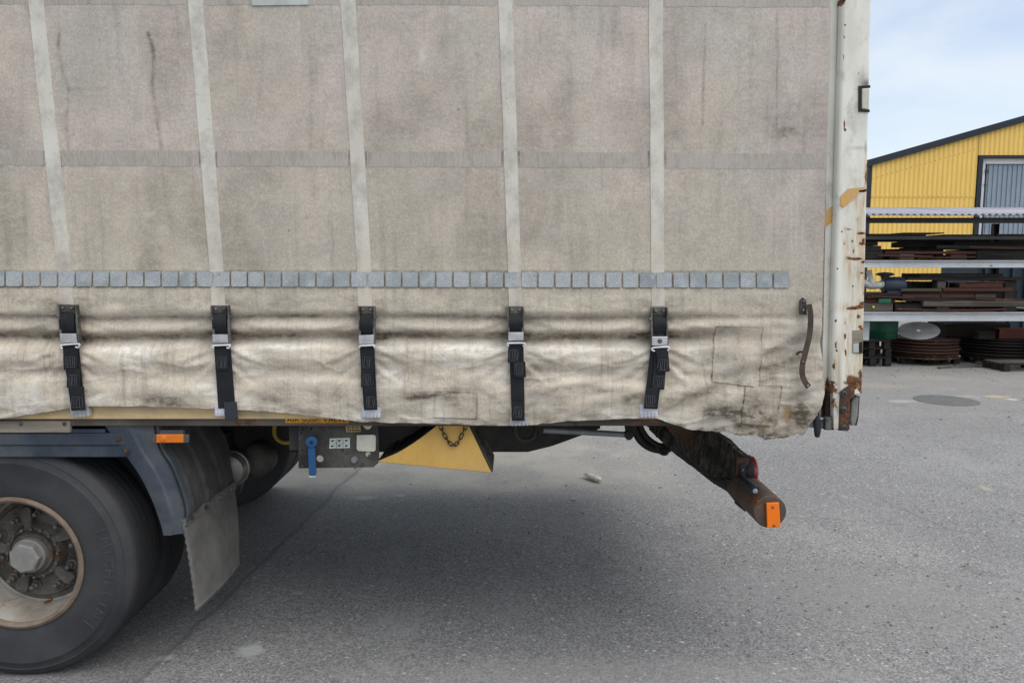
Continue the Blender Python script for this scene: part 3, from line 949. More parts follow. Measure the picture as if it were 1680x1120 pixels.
for (cx_, cy_, rx_, ry_, ang_, am_) in [(690, 648, 55, 7, -0.12, .5), (440, 651, 40, 7, 0.22, .5), (930, 634, 90, 6, -0.14, .42), (1010, 655, 60, 7, -0.2, .35), (260, 655, 60, 6, 0.05, .35), (1170, 590, 45, 9, -0.25, .45), (1290, 563, 45, 8, -0.45, .45),
                                        (1130, 650, 40, 8, -0.3, .4), (1200, 672, 70, 16, -0.15, .22), (1255, 692, 70, 14, 0.1, .28), (1310, 660, 20, 26, 0.3, .35), (1270, 600, 50, 8, -0.4, .3), (1190, 545, 50, 9, 0.05, .3), (1090, 696, 50, 7, 0.2, .45), (820, 688, 40, 6, 0, .4), (60, 690, 60, 5, -0.15, .4)]:
    ca_, sa_ = math.cos(ang_), math.sin(ang_)
    u_ = (PX - cx_) * ca_ + (PY - cy_) * sa_
    v_ = -(PX - cx_) * sa_ + (PY - cy_) * ca_
    dirt += am_ * np.exp(-(u_ / rx_) ** 2 - (v_ / ry_) ** 2)  # low blots paint shade into the slanting folds; rear ones are grime
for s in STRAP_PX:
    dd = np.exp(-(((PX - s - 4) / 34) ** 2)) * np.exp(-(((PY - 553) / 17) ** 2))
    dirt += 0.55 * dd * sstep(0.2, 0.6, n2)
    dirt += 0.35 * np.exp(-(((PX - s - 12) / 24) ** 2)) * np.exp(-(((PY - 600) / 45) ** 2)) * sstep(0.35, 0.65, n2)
    dirt += 0.25 * np.exp(-(((PX - s) / 30) ** 2)) * np.exp(-(((PY - 500) / 20) ** 2)) * sstep(0.35, 0.65, n2)
hem_d = Yb(PX) - PY
dirt += 0.40 * np.exp(-(hem_d / 9) ** 2) * sstep(0.35, 0.65, n2)
dirt += 0.35 * sstep(0.52, 0.75, fbm(PX / 70, PY / 22, 55)) * sstep(590, 650, PY)
rear = sstep(1120, 1180, PX) * sstep(520, 600, PY)
dirt += rear * (0.24 * sstep(0.35, 0.72, fbm(PX / 30, PY / 34, 57)) + 0.18 * sstep(630, 700, PY) + 0.12)
dirt += 0.22 * sstep(0.5, 0.75, fbm(PX / 90, PY / 160, 58)) * (1 - low)


def line(pts, w, amt, seed=60, rag=0.5):
    """a crease or mark along a picture polyline"""
    global dirt
    best = np.full(PX.shape, 1e9)
    for (x0, y0), (x1, y1) in zip(pts[:-1], pts[1:]):
        L2 = (x1 - x0) ** 2 + (y1 - y0) ** 2
        t = np.clip(((PX - x0) * (x1 - x0) + (PY - y0) * (y1 - y0)) / L2, 0, 1)
        best = np.minimum(best, np.hypot(PX - x0 - t * (x1 - x0), PY - y0 - t * (y1 - y0)))
    dirt += amt * np.exp(-(best / w) ** 2) * (1 - rag + rag * sstep(0.3, 0.6, fbm(PX / 16, PY / 16, seed)))


line([(1157, 40), (1155, 120), (1153, 205)], 1.6, 0.5)
line([(1276, 12), (1275, 250)], 1.4, 0.35)
line([(1271, 285), (1270, 420)], 1.2, 0.25)
line([(97, 55), (93, 80), (98, 105), (112, 150), (108, 200), (112, 260)], 2.6, 0.30)
line([(97, 57), (94, 78)], 3.2, 0.20, rag=0.1)
line([(243, 55), (251, 84)], 3.4, 0.18, rag=0.1)
line([(243, 55), (252, 85), (250, 140), (258, 200), (265, 245)], 3.0, 0.36)
line([(251, 120), (247, 160), (262, 190)], 5, 0.18)
line([(263, 245), (270, 310), (282, 380)], 3.0, 0.16)
line([(505, 40), (512, 150), (511, 245)], 5, 0.20)
line([(40, 10), (60, 45), (75, 60)], 3.0, 0.35)
line([(512, 250), (515, 330)], 4, 0.12)
line([(745, 30), (775, 70), (785, 95)], 1.6, 0.22)
line([(655, 30), (690, 75)], 1.5, 0.16)
line([(110, 145), (175, 146)], 2.2, 0.2)
line([(650, 120), (690, 120)], 1.8, 0.16)
line([(1152, 590), (1160, 640), (1150, 690)], 1.4, 0.35)
line([(1205, 540), (1204, 600), (1212, 640)], 1.2, 0.25)
line([(1250, 676), (1246, 700)], 1.6, 0.4)
line([(0, 600), (100, 600)], 1.2, 0.15)
for k_ in range(5):
    xm = [58, 320, 571, 829, 1076][k_] + ([105, 355, 597, 844, 1079][k_] - [58, 320, 571, 829, 1076][k_]) * 260 / 440.0
    for sg_ in (-1, 1):
        line([(xm + sg_ * 14, 249), (xm + sg_ * 15, 273)], 1.7, 0.75, rag=0.1)
dirt += 0.42 * sstep(442, 445, PY) * (1 - sstep(471, 474, PY)) * (1 - sstep(1292, 1296, PX))
dirt += 0.16 * sstep(484, 492, PY) * (1 - sstep(508, 514, PY)) * sstep(0.3, 0.6, n2)
DIRT0 = dirt.ravel().copy()
for q4 in ([(1174, 536), (1251, 538), (1244, 635), (1167, 626)], [(1221, 633), (1281, 633), (1271, 700), (1215, 695)], [(716, 641), (783, 644), (782, 685), (712, 683)]):
    line(q4 + [q4[0]], 1.5, 0.62, rag=0.45)
line([(1292, 505), (1340, 540)], 8, 0.15)
dirt += 0.55 * np.exp(-(((PX - 1288) / 20) ** 2) - ((PY - 216) / 11) ** 2)            # grey smudge by the rear seam
dirt += 0.35 * np.exp(-(((PX - 503) / 3) ** 2) - ((PY - 357) / 3) ** 2)
pale = np.zeros_like(PX)
pale += 0.75 * np.exp(-(((PY + warpd - 571) / 8.0) ** 2)) * sstep(0.35, 0.7, fbm(PX / 90, PY / 14, 61)) * inx  # worn ridge, with the fold's highlight lightened into the colour
pale += 0.55 * sstep(0.48, 0.70, fbm(PX / 60, PY / 36, 62)) * sstep(520, 600, PY)
pale += 0.38 * np.exp(-(((PX - 695) / 7) ** 2) - ((PY - 92) / 16) ** 2) + 0.25 * np.exp(-(((PX - 742) / 6) ** 2) - ((PY - 92) / 18) ** 2)
pale += 0.30 * np.exp(-(((PX - 250) / 18) ** 2) - ((PY - 350) / 8) ** 2) * sstep(0.4, 0.6, n2)
pale += 0.25 * np.exp(-(((PX - 470) / 30) ** 2) - ((PY - 510) / 14) ** 2) * sstep(0.45, 0.65, n2)
for xs in (1308, 1318, 1300):
    pale += 0.22 * np.exp(-(((PX - xs + 2 * vnoise(PY / 40, PX * 0, 71)) / 1.8) ** 2)) * sstep(0.35, 0.6, fbm(PX / 30, PY / 60, 72)) * (1 - sstep(380, 470, PY))
ochre = 0.75 * sstep(0.45, 0.62, fbm(PX / 7, PY / 8, 75)) * np.exp(-(((PX - 1291) / 10) ** 2) - ((PY - 682) / 14) ** 2)
ochre += 0.30 * sstep(0.5, 0.7, fbm(PX / 12, PY / 12, 76)) * np.exp(-(((PX - 1262) / 12) ** 2) - ((PY - 692) / 10) ** 2)
olive = 0.75 * sstep(120, 430, PY) * (1 - 0.5 * sstep(1150, 1300, PX)) + 0.6 * (fbm(PX / 150, PY / 170, 44) - 0.5)
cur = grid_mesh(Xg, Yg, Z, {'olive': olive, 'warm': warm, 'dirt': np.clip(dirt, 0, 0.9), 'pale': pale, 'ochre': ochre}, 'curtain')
cur.materials.append(M['curtain'])
cur.transform(Matrix.Translation(-WLOC[lorry.name]))
curtain = mk('curtain', cur, None, lorry, label='grimy beige tarpaulin curtain creased along its hem and torn at the rear corner')
sm = curtain.modifiers.new('thickness', 'SOLIDIFY')
sm.thickness = 0.002
sm.offset = -1.0


def on_cloth(rows, lift_=0.0022, th=0.0015):
    """strip of cloth lying on the curtain; rows: list of lists of (px,py)"""
    nr, nc = len(rows), len(rows[0])
    A = np.array(rows, float)
    pts = [[P(a, b) for a, b in r] for r in rows]
    X = np.array([[p.x for p in r] for r in pts])
    Zz = np.array([[p.z for p in r] for r in pts])
    Yy = cy(X, Zz) - lift_
    v = [(X[i, j], Yy[i, j], Zz[i, j]) for i in range(nr) for j in range(nc)]
    v += [(X[i, j], Yy[i, j] + th + lift_ * 0.6, Zz[i, j]) for i in range(nr) for j in range(nc)]
    n = nr * nc
    f = []
    for i in range(nr - 1):
        for j in range(nc - 1):
            a = i * nc + j
            f.append((a, a + 1, a + nc + 1, a + nc))
    for i in range(nr - 1):
        a = i * nc
        f.append((a, a + nc, a + nc + n, a + n))
        a = i * nc + nc - 1
        f.append((a, a + n, a + nc + n, a + nc))
    for j in range(nc - 1):
        f.append((j, j + n, j + 1 + n, j + 1))
        a = (nr - 1) * nc + j
        f.append((a, a + 1, a + 1 + n, a + n))
    return v, f


# webbing strips running up the curtain
strip_top = [58, 320, 571, 829, 1076]
strip_440 = [105, 355, 597, 844, 1079]
for k in range(-2, 5):
    if k >= 0:
        t, b = strip_top[k], strip_440[k]
    else:
        t, b = strip_top[0] + k * 275, strip_440[0] + k * 250
    rows = []
    for py in list(range(-400, -40, 60)) + list(range(-40, 441, 12)) + list(range(446, 503, 8)):
        c = t + (b - t) * py / 440.0 + (vnoise(np.array([py / 60.0]), np.array([k * 1.0]), 80)[0] - 0.5) * 1.5
        hw = (12.2 - 0.8 * (py / 440.0)) * (0.94 if k > 2 else 1.0)
        rows.append([(c - hw, py), (c, py), (c + hw, py)])
    mk('webbing_strip', on_cloth(rows), M['strip'], curtain, recalc=True, smooth=30)

# welded seam bands between the strips
for (yl, yr, hgt) in [(-17, -12, 24), (246, 252, 25)]:
    for k in range(-1, 5):
        xs0 = (strip_top[k] + (strip_440[k] - strip_top[k]) * (yl + 12) / 440 + 15) if k >= 0 else -200
        xs1 = (strip_top[k + 1] + (strip_440[k + 1] - strip_top[k + 1]) * (yl + 12) / 440 - 15) if k < 4 else (float(Xr(yl)) - 4)
        if k == 5:
            continue
        if k == 4:
            xs1 = float(Xr(yl)) - 3
        n = max(6, int((xs1 - xs0) / 2.5))
        top, bot = [], []
        for i in range(n + 1):
            x = xs0 + (xs1 - xs0) * i / n
            y0 = yl + (yr - yl) * x / 1350
            j1 = (random.random() - 0.5) * 2.6
            j2 = (random.random() - 0.5) * 2.6
            top.append((x, y0 + j1))
            bot.append((x, y0 + hgt + j2))
        rows = [top, [(a, (b + d) / 2) for (a, b), (c, d) in zip(top, bot)], bot]
        mk('seam_band', on_cloth(rows, 0.0007, 0.0006), M['band'], curtain, smooth=30)

# pale label at the top
mk('curtain_label', on_cloth([[(413, -12), (460, -12), (508, -12)], [(414, -2), (460, -2), (508, -2)], [(415, 11), (460, 11), (507, 10)]], 0.0045), M['sticker_cool'], curtain)

# reflective tiles
edges = []
x = -560.0
while x < 1293:
    pitch = 28.5 - 1.2 * max(0, x) / 1290
    edges.append((x, x + pitch - 3.0))
    x += pitch
sh = 1293 - edges[-1][1]
for (a, b) in edges:
    a += sh; b += sh
    yt = 444.6 + 2.7 * a / 1290
    yb_ = yt + 24.6
    r = 1.7
    j = lambda: (random.random() - 0.5) * 0.9
    o = [(a + r, yt + j()), (b - r, yt + j()), (b - 0.6, yt + 0.9), (b + j() * .5, yt + r), (b + j() * .5, yb_ - r), (b - 0.9, yb_ - 0.9), (b - r, yb_), (a + r, yb_), (a + 0.9, yb_ - 0.9), (a + j() * .5, yb_ - r), (a + j() * .5, yt + r), (a + .9, yt + .9)]
    c = P((a + b) / 2, (yt + yb_) / 2)
    yy = min(float(cy(P(a_, b_).x, P(a_, b_).z)) for a_ in (a, (a + b) / 2, b) for b_ in (yt, yb_)) - 0.0048
    g = plate(o, 0.0, 0.0038)
    g = ([Vector((p.x, p.y + yy, p.z)) for p in g[0]], g[1])
    mk('reflective_tile', g, M['tile'], curtain)

# patches sewn on the cloth
def patch(c4, n=14):
    rows = []
    for i in range(n):
        t = i / (n - 1)
        L = (c4[0][0] + (c4[3][0] - c4[0][0]) * t, c4[0][1] + (c4[3][1] - c4[0][1]) * t)
        R = (c4[1][0] + (c4[2][0] - c4[1][0]) * t, c4[1][1] + (c4[2][1] - c4[1][1]) * t)
        rows.append([(L[0] + (R[0] - L[0]) * s / 11 + random.uniform(-.7, .7), L[1] + (R[1] - L[1]) * s / 11 + random.uniform(-.7, .7)) for s in range(12)])
    return on_cloth(rows, 0.0022, 0.0015)


def stitched(c4, mat):
    o = mk('patch', patch(c4), M['curtain'], curtain, smooth=40)
    me = o.data
    co = np.empty(len(me.vertices) * 3); me.vertices.foreach_get('co', co); co = co.reshape(-1, 3) + np.array(WLOC[o.name])
    qx, qy = proj(co[:, 0], co[:, 2])
    near_ = np.array([int(np.argmin((PX - a_) ** 2 + (PY - b_) ** 2)) for a_, b_ in zip(qx, qy)])
    for nm, val in (('warm', 0.9 + 0 * qx), ('dirt', 0.35 * mat * sstep(0.35, 0.7, fbm(qx / 22, qy / 20, 95)) + np.minimum(DIRT0[near_], 0.8)), ('pale', pale.ravel()[near_]), ('ochre', ochre.ravel()[near_])):
        at = me.attributes.new(nm, 'FLOAT', 'POINT')
        at.data.foreach_set('value', np.clip(val, 0, 1))
    return o


M['patch'] = simple('patched_tarpaulin', (0.50, 0.44, 0.355), (0.36, 0.315, 0.25), 0.65, scale=9, bscale=70, bump=0.3, stretch=(1, 1, 1.5))
M['patch_dark'] = simple('stained_patch', (0.46, 0.40, 0.32), (0.29, 0.245, 0.185), 0.65, scale=11, bscale=70, bump=0.35, stretch=(1.6, 1, 1))
stitched([(1175, 537), (1250, 539), (1243, 634), (1168, 625)], 0.30)
stitched([(1222, 634), (1280, 634), (1270, 698), (1216, 694)], 0.50)
stitched([(717, 642), (782, 645), (781, 684), (713, 682)], 0.42)

# ---- tension straps
def poly(pts, y, th):
    return plate(pts, y, th)


def strap(name_label, frame, loop, lever, ringp, layers, hook, hookmat, tail=None, bolt=False, cxs=None):
    """every outline is given in the photograph's pixels on planes just outside the cloth"""
    main = layers[0]
    body = mk('tension_strap', join(*[poly(l, -0.026 - 0.0045 * i, 0.003) for i, l in enumerate(layers[:1])]), M['webbing'], lorry, bevel=0.0008, label=name_label)
    for i, l in enumerate(layers[1:]):
        mk('folded_tab', poly(l, -0.0315 - 0.0055 * i, 0.0042), M['webbing'], body, bevel=0.0012)
        # stitching on the tab
        xs = [p[0] for p in l]; ys = [p[1] for p in l]
        x0, x1, y0, y1 = min(xs) + 4, max(xs) - 5, max(ys) - 22, max(ys) - 5
        segs = []
        q = 5
        for s in range(q):
            xx = x0 + (x1 - x0) * s / (q - 1)
            segs.append(cyl(P(xx + random.uniform(-.6, .6), y0 + random.uniform(0, 3), -0.0322 - 0.0055 * i), P(xx + random.uniform(-2, 2), y1 - random.uniform(0, 3), -0.0322 - 0.0055 * i), 0.0006, 5))
        for yy in (y0, y1):
            segs.append(cyl(P(x0, yy, -0.0322 - 0.0055 * i), P(x1, yy, -0.0322 - 0.0055 * i), 0.00045, 5))
        mk('stitching', join(*segs), M['stitch'], body)
    # buckle: back plate, two side cheeks
    (a, b, c, d) = frame                                    # tl, tr, br, bl
    def lerp(p, q, t): return (p[0] + (q[0] - p[0]) * t, p[1] + (q[1] - p[1]) * t)
    mk('buckle_plate', poly([a, b, c, d], -0.012, 0.003), M['steel_dull'], body, bevel=0.0008)
    for s, (p, q) in enumerate(((a, d), (b, c))):
        sg = 1 if s == 0 else -1
        pts = [(p[0], p[1]), (p[0] + sg * 2.4, p[1]), (lerp(p, q, .35)[0] + sg * 2.4, lerp(p, q, .35)[1]), (lerp(p, q, .42)[0] + sg * 3.6, lerp(p, q, .42)[1]),
               (q[0] + sg * 3.2, q[1]), (q[0], q[1]), (lerp(p, q, .45)[0], lerp(p, q, .45)[1])]
        mk('buckle_cheek', poly(pts, -0.030, 0.0185), M['zinc'], body, bevel=0.0008)
    hdr = [lerp(a, d, 0.02), lerp(b, c, 0.02), lerp(b, c, 0.20), lerp(a, d, 0.20)]
    mk('buckle_header', poly([(hdr[0][0] + 4, hdr[0][1]), (hdr[1][0] - 4, hdr[1][1]), (hdr[2][0] - 4, hdr[2][1]), (hdr[3][0] + 4, hdr[3][1])], -0.018, 0.005), M['steel_dull'], body, bevel=0.0008)
    for t in (0.28, 0.74):
        h = lerp(lerp(a, b, t), lerp(d, c, t), 0.10)
        p = P(h[0], h[1], -0.019)
        mk('rivet', lathe([(0.0058, 0.002), (0.0056, -0.001), (0.0040, -0.0034), (0.0, -0.0045)], p, 'y', 14), M['zinc'], body, smooth=40)
    for sgn, base in ((1, b), (-1, a)):
        h = lerp(base, c if sgn > 0 else d, 0.30)
        p = P(h[0] + sgn * 1.0, h[1], -0.030)
        mk('pin', lathe([(0.0034, 0.02), (0.0034, -0.002), (0.0, -0.003)], p, 'y', 10), M['zinc'], body, smooth=40)
    # webbing wound through the buckle: slightly domed
    lp = loop
    v, f = [], []
    nn = 9
    for i in range(nn):
        t = i / (nn - 1)
        L, R = lerp(lp[0], lp[3], t), lerp(lp[1], lp[2], t)
        yy = -0.020 - 0.013 * math.sin(math.pi * (0.08 + 0.84 * t))
        v += [P(L[0], L[1], yy), P(R[0], R[1], yy), P(R[0], R[1], yy + 0.006), P(L[0], L[1], yy + 0.006)]
    for i in range(nn - 1):
        for k in range(4):
            f.append((i * 4 + k, i * 4 + (k + 1) % 4, i * 4 + 4 + (k + 1) % 4, i * 4 + 4 + k))
    f += [(0, 3, 2, 1), tuple((nn - 1) * 4 + k for k in range(4))]
    mk('webbing_loop', (v, f), M['webbing'], body, smooth=40)
    mk('lever_plate', poly(lever, -0.038, 0.006), M['steel_bright'], body, bevel=0.0012)
    if bolt:
        cx = sum(p[0] for p in lever) / 4; cyy = sum(p[1] for p in lever) / 4
        mk('bolt', lathe([(0.0085, 0.001), (0.0085, -0.0015), (0.0055, -0.0018), (0.0055, -0.0065), (0.003, -0.007), (0.0, -0.005)], P(cx, cyy, -0.0385), 'y', 12), M['zinc'], body, smooth=35)
    rp = spline([P(q[0], q[1], -0.037) for q in ringp], 5)
    mk('wire_ring', tube(rp, 0.0032, 8), M['white_wire'], body, smooth=50)
    # lower hook with ribs
    hk = [poly(hook, -0.024, 0.022)]
    (ha, hb, hc, hd) = hook
    for i in range(5):
        t0 = 0.06 + i * 0.19
        q0, q1 = lerp(hd, hc, t0), lerp(hd, hc, t0 + 0.11)
        q2, q3 = lerp(lerp(hd, ha, .38), lerp(hc, hb, .38), t0 + 0.11), lerp(lerp(hd, ha, .38), lerp(hc, hb, .38), t0)
        hk.append(poly([q3, q2, (q1[0] + 0.8, q1[1] + 1.0), (q0[0] + 0.8, q0[1] + 1.0)], -0.0265, 0.004))
    mk('hook', hk[0], hookmat, body, bevel=0.001)
    for g in hk[1:]:
        mk('hook_rib', g, hookmat, body, bevel=0.0015)
    if tail:
        mk('strap_tail', poly(tail, -0.034, 0.003), M['webbing_dusty'], body, bevel=0.001)
    return body


strap('strap with crooked folded tabs, hooked over the bare board edge',
      [(93, 499), (125, 500), (130, 562), (99, 562)], [(96, 515), (121, 515), (123, 548), (98, 548)],
      [(97.5, 547), (124, 547), (126, 562), (99, 562)], [(102, 572), (100, 568), (102, 566), (128, 564), (130, 567), (128, 570), (124, 569)],
      [[(102, 567), (129, 566), (139, 672), (117, 674)], [(103, 569), (128, 568), (126, 607), (104, 607)], [(110, 606), (131, 606), (131, 637), (109, 636)], [(114, 634), (137, 634), (140, 673), (117, 673)]],
      [(115, 667), (144, 667), (147, 682), (115, 684)], M['hook'])
strap('strap with a long loose grey tail hanging over its hook',
      [(345, 501), (375, 501), (378, 562), (350, 562)], [(347, 516), (370, 516), (372, 547), (349, 547)],
      [(348, 548.5), (373, 548.5), (374, 562), (349, 562)], [(350, 571), (349, 568), (351, 567), (375, 566), (377, 568), (375, 571), (372, 570)],
      [[(351, 568), (378, 567), (386, 670), (358, 670)], [(353, 570), (376, 569), (374, 607), (355, 607)]],
      [(352, 665), (372, 667), (374, 681), (352, 682)], M['hook_bright'],
      tail=[(367, 660), (388, 659), (391, 688), (369, 690)])
strap('strap hanging straight above the amber lettered sticker',
      [(587, 502), (615, 502), (615, 564), (589, 565)], [(589, 517), (612, 517), (612, 548), (590, 549)],
      [(588, 550), (613, 549), (613, 564), (589, 565)], [(590, 570), (591, 567.5), (600, 567), (613, 566.5), (614, 570)],
      [[(590, 569), (614, 568), (619, 672), (597, 672)], [(591, 570), (613, 569), (613, 608), (592, 608)], [(592, 608), (612, 608), (613, 636), (592, 635)], [(597, 636), (617, 636), (619, 672), (598, 673)]],
      [(594, 668), (624, 669), (624, 684), (593, 684)], M['hook_bright'])
strap('strap with bright lever plate above the wheel chock',
      [(832, 503), (860, 503), (859, 559), (833, 559)], [(834, 518), (858, 518), (858, 543), (835, 543)],
      [(834, 545), (859, 545), (859, 558), (834, 559)], [(834, 568), (833, 565), (835, 563), (859, 563), (861, 566), (858, 568)],
      [[(835, 565), (859, 564), (861, 690), (840, 690)], [(834, 565), (855, 565), (853, 596), (833, 595)], [(841, 594), (862, 593), (863, 619), (845, 619)], [(841, 660), (859, 660), (861, 689), (840, 689)]],
      [(837, 685), (866, 685), (868, 697), (836, 698)], M['hook'])
strap('strap with a bolt through its lever, splayed tabs and tilted hook',
      [(1068, 504), (1096, 504), (1097, 566), (1068, 567)], [(1072, 520), (1094, 520), (1094, 547), (1073, 547)],
      [(1070, 552), (1095, 552), (1095, 566), (1070, 567)], [(1074, 576), (1070, 574), (1070, 571), (1076, 570), (1094, 569), (1098, 572), (1095, 575)],
      [[(1068, 566), (1090, 570), (1079, 671), (1056, 670)], [(1075, 571), (1095, 570), (1090, 639), (1069, 639)], [(1076, 572), (1096, 571), (1099, 609), (1080, 612)], [(1060, 637), (1079, 637), (1077, 671), (1056, 670)]],
      [(1050, 664), (1079, 665), (1080, 683), (1049, 684)], M['hook_bright'], bolt=True)

# ---- rubber pull strap at the rear of the curtain
def ribbon(path, w, y, th):
    L, R = [], []
    for i, (a, b) in enumerate(path):
        a2, b2 = path[min(i + 1, len(path) - 1)]
        a1, b1 = path[max(i - 1, 0)]
        d = math.hypot(a2 - a1, b2 - b1) or 1
        nx, ny = -(b2 - b1) / d, (a2 - a1) / d
        L.append((a + nx * w / 2, b + ny * w / 2)); R.append((a - nx * w / 2, b - ny * w / 2))
    v, f = [], []
    for l, r in zip(L, R):
        v += [P(*l, y), P(*r, y), P(*r, y + th), P(*l, y + th)]
    n = len(L)
    for i in range(n - 1):
        for k in range(4):
            f.append((i * 4 + k, i * 4 + (k + 1) % 4, i * 4 + 4 + (k + 1) % 4, i * 4 + 4 + k))
    f += [(0, 1, 2, 3), tuple((n - 1) * 4 + k for k in range(4))]
    return v, f


pp = [tuple(q)[:2] for q in spline([(1327, 499, 0), (1330, 520, 0), (1328, 550, 0), (1322, 575, 0), (1317, 596, 0), (1316, 612, 0), (1320, 625, 0), (1327, 635, 0)], 5)]
pull = mk('pull_strap', ribbon(pp, 9.5, -0.034, 0.004), M['leather'], curtain, smooth=35)
mk('strap_plate', plate([(1313, 494), (1318, 488), (1323, 493), (1324, 517), (1313, 516)], -0.022, 0.012), M['panel'], curtain, bevel=0.001)
for (a, b, yy) in [(1318.5, 495, -.023), (1318.5, 509, -.023), (1317.5, 594, -.035), (1325.5, 633, -.035)]:
    mk('rivet', lathe([(0.0052, 0.001), (0.005, -0.001), (0.003, -0.003), (0, -0.0035)], P(a, b, yy), 'y', 12), M['zinc'], curtain, smooth=40)
mk('strap_toggle', tube([P(1307, 581, -0.016), P(1312, 577, -0.026), P(1322, 578, -0.028)], 0.004, 8), M['plastic'], curtain, smooth=40)

# ---- load floor edge, side rail, far side, roof, front wall, doors
def zpy(py, y=0.0): return P(840, py, y).z
rear_floor = P(1322, 690, 0.03).x
for y0_, y1_ in ((0.006, 0.09), (W - 0.09, W - 0.006)):
    mk('floor_board', box(XL, rear_floor, y0_, y1_, zpy(684.5, 0.03), zpy(660, 0.03)), M['plywood'], lorry)
mk('load_floor', box(XL, rear_floor, 0.092, W - 0.092, zpy(684.5, 0.03) + 0.004, zpy(660, 0.03)), M['rail'], lorry)
mk('side_rail', box(XL, P(1200, 690, 0.02).x, 0.016, 0.075, zpy(697, 0.03), zpy(685.2, 0.03)), M['rail'], lorry, bevel=0.002)
mk('side_rail', box(XL, P(1200, 690, 0.02).x, W - 0.075, W - 0.026, zpy(697, 0.03), zpy(685.2, 0.03)), M['rail'], lorry, bevel=0.002)
mk('side_plank', plate([(-900, 690.5), (115, 690.5), (115, 709.5), (-900, 709.5)], 0.012, 0.013), M['plank'], lorry, bevel=0.0015)
for sx in (34, 106, -60, -160):
    mk('screw', lathe([(0.0075, 0.0), (0.0070, -0.0022), (0.0, -0.0036)], P(sx, 695, 0.012), 'y', 12), M['steel_dull'], lorry, smooth=40)
fz = zpy(660, 0.03)
mk('far_curtain', box(XL, 1.15, W - 0.004, W, fz - 0.06, ZTOP - 0.03), M['body'], lorry)
mk('roof', box(XL, 1.15, 0.01, W - 0.01, ZTOP + 0.002, ZTOP + 0.05), M['body'], lorry)
mk('front_wall', box(XL - 0.04, XL - 0.003, 0.0, W, fz - 0.05, ZTOP + 0.05), M['body'], lorry)
mk('rear_door', box(1.150, 1.185, 0.10, W / 2 - 0.004, fz - 0.02, ZTOP), M['body'], lorry, bevel=0.004)
mk('rear_door', box(1.150, 1.185, W / 2 + 0.004, W - 0.10, fz - 0.02, ZTOP), M['body'], lorry, bevel=0.004)

# ---- rear corner post
def post_line(px_a, py_a, px_b, py_b, y):
    """straight edge through two picture points on plane y: x as a function of z"""
    a, b = P(px_a, py_a, y), P(px_b, py_b, y)
    return lambda z: a.x + (b.x - a.x) * (z - a.z) / (b.z - a.z)


z_bot, z_top = zpy(645, -0.02), ZTOP + 0.06
zs = np.concatenate([np.linspace(z_bot, zpy(-40), 420), np.linspace(zpy(-40), z_top, 12)[1:]])
fl_l = post_line(1359, 0, 1350, 480, 0.012)
fl_r = post_line(1376, 0, 1365, 480, 0.012)
gr_r = post_line(1382, 0, 1368, 480, 0.03)
co_l = post_line(1385, 0, 1371, 480, -0.02)
co_r = post_line(1430, 0, 1419, 480, -0.02)
cols = []
for z in zs:
    a, b, c, d, e = fl_l(z), fl_r(z), gr_r(z), co_l(z), co_r(z)
    row = [(a - 0.004, 0.06), (a, 0.018), (a + 0.004, 0.012)]
    row += [(a + 0.004 + (b - a - 0.006) * t, 0.012) for t in (0.25, 0.5, 0.75, 1.0)]
    row += [(b, 0.020), (b + 0.003, 0.028), (c - 0.003, 0.028), (d - 0.008, 0.006), (d - 0.006, -0.010), (d - 0.002, -0.018), (d + 0.003, -0.021)]
    row += [(d + 0.003 + (e - d - 0.009) * t, -0.0215) for t in np.linspace(0.04, 1, 34)]
    row += [(e - 0.002, -0.018), (e, -0.012), (e, 0.03), (e, 0.10), (1.15, 0.11)]
    cols.append(row)
A = np.array(cols)
XP, YP = A[:, :, 0], A[:, :, 1]
ZP = np.repeat(zs[:, None], XP.shape[1], 1)
# dents along the outer corner
PXp, PYp = proj(XP, ZP, -0.02)
rust = np.zeros_like(XP); runm = np.zeros_like(XP); soot = np.zeros_like(XP)


def blot(arr, cx, cy_, rx, ry, amt, ang=0.0):
    ca, sa = math.cos(ang), math.sin(ang)
    u = (PXp - cx) * ca + (PYp - cy_) * sa
    v = -(PXp - cx) * sa + (PYp - cy_) * ca
    np.maximum(arr, amt * np.exp(-((u / rx) ** 2 + (v / ry) ** 2)), out=arr)


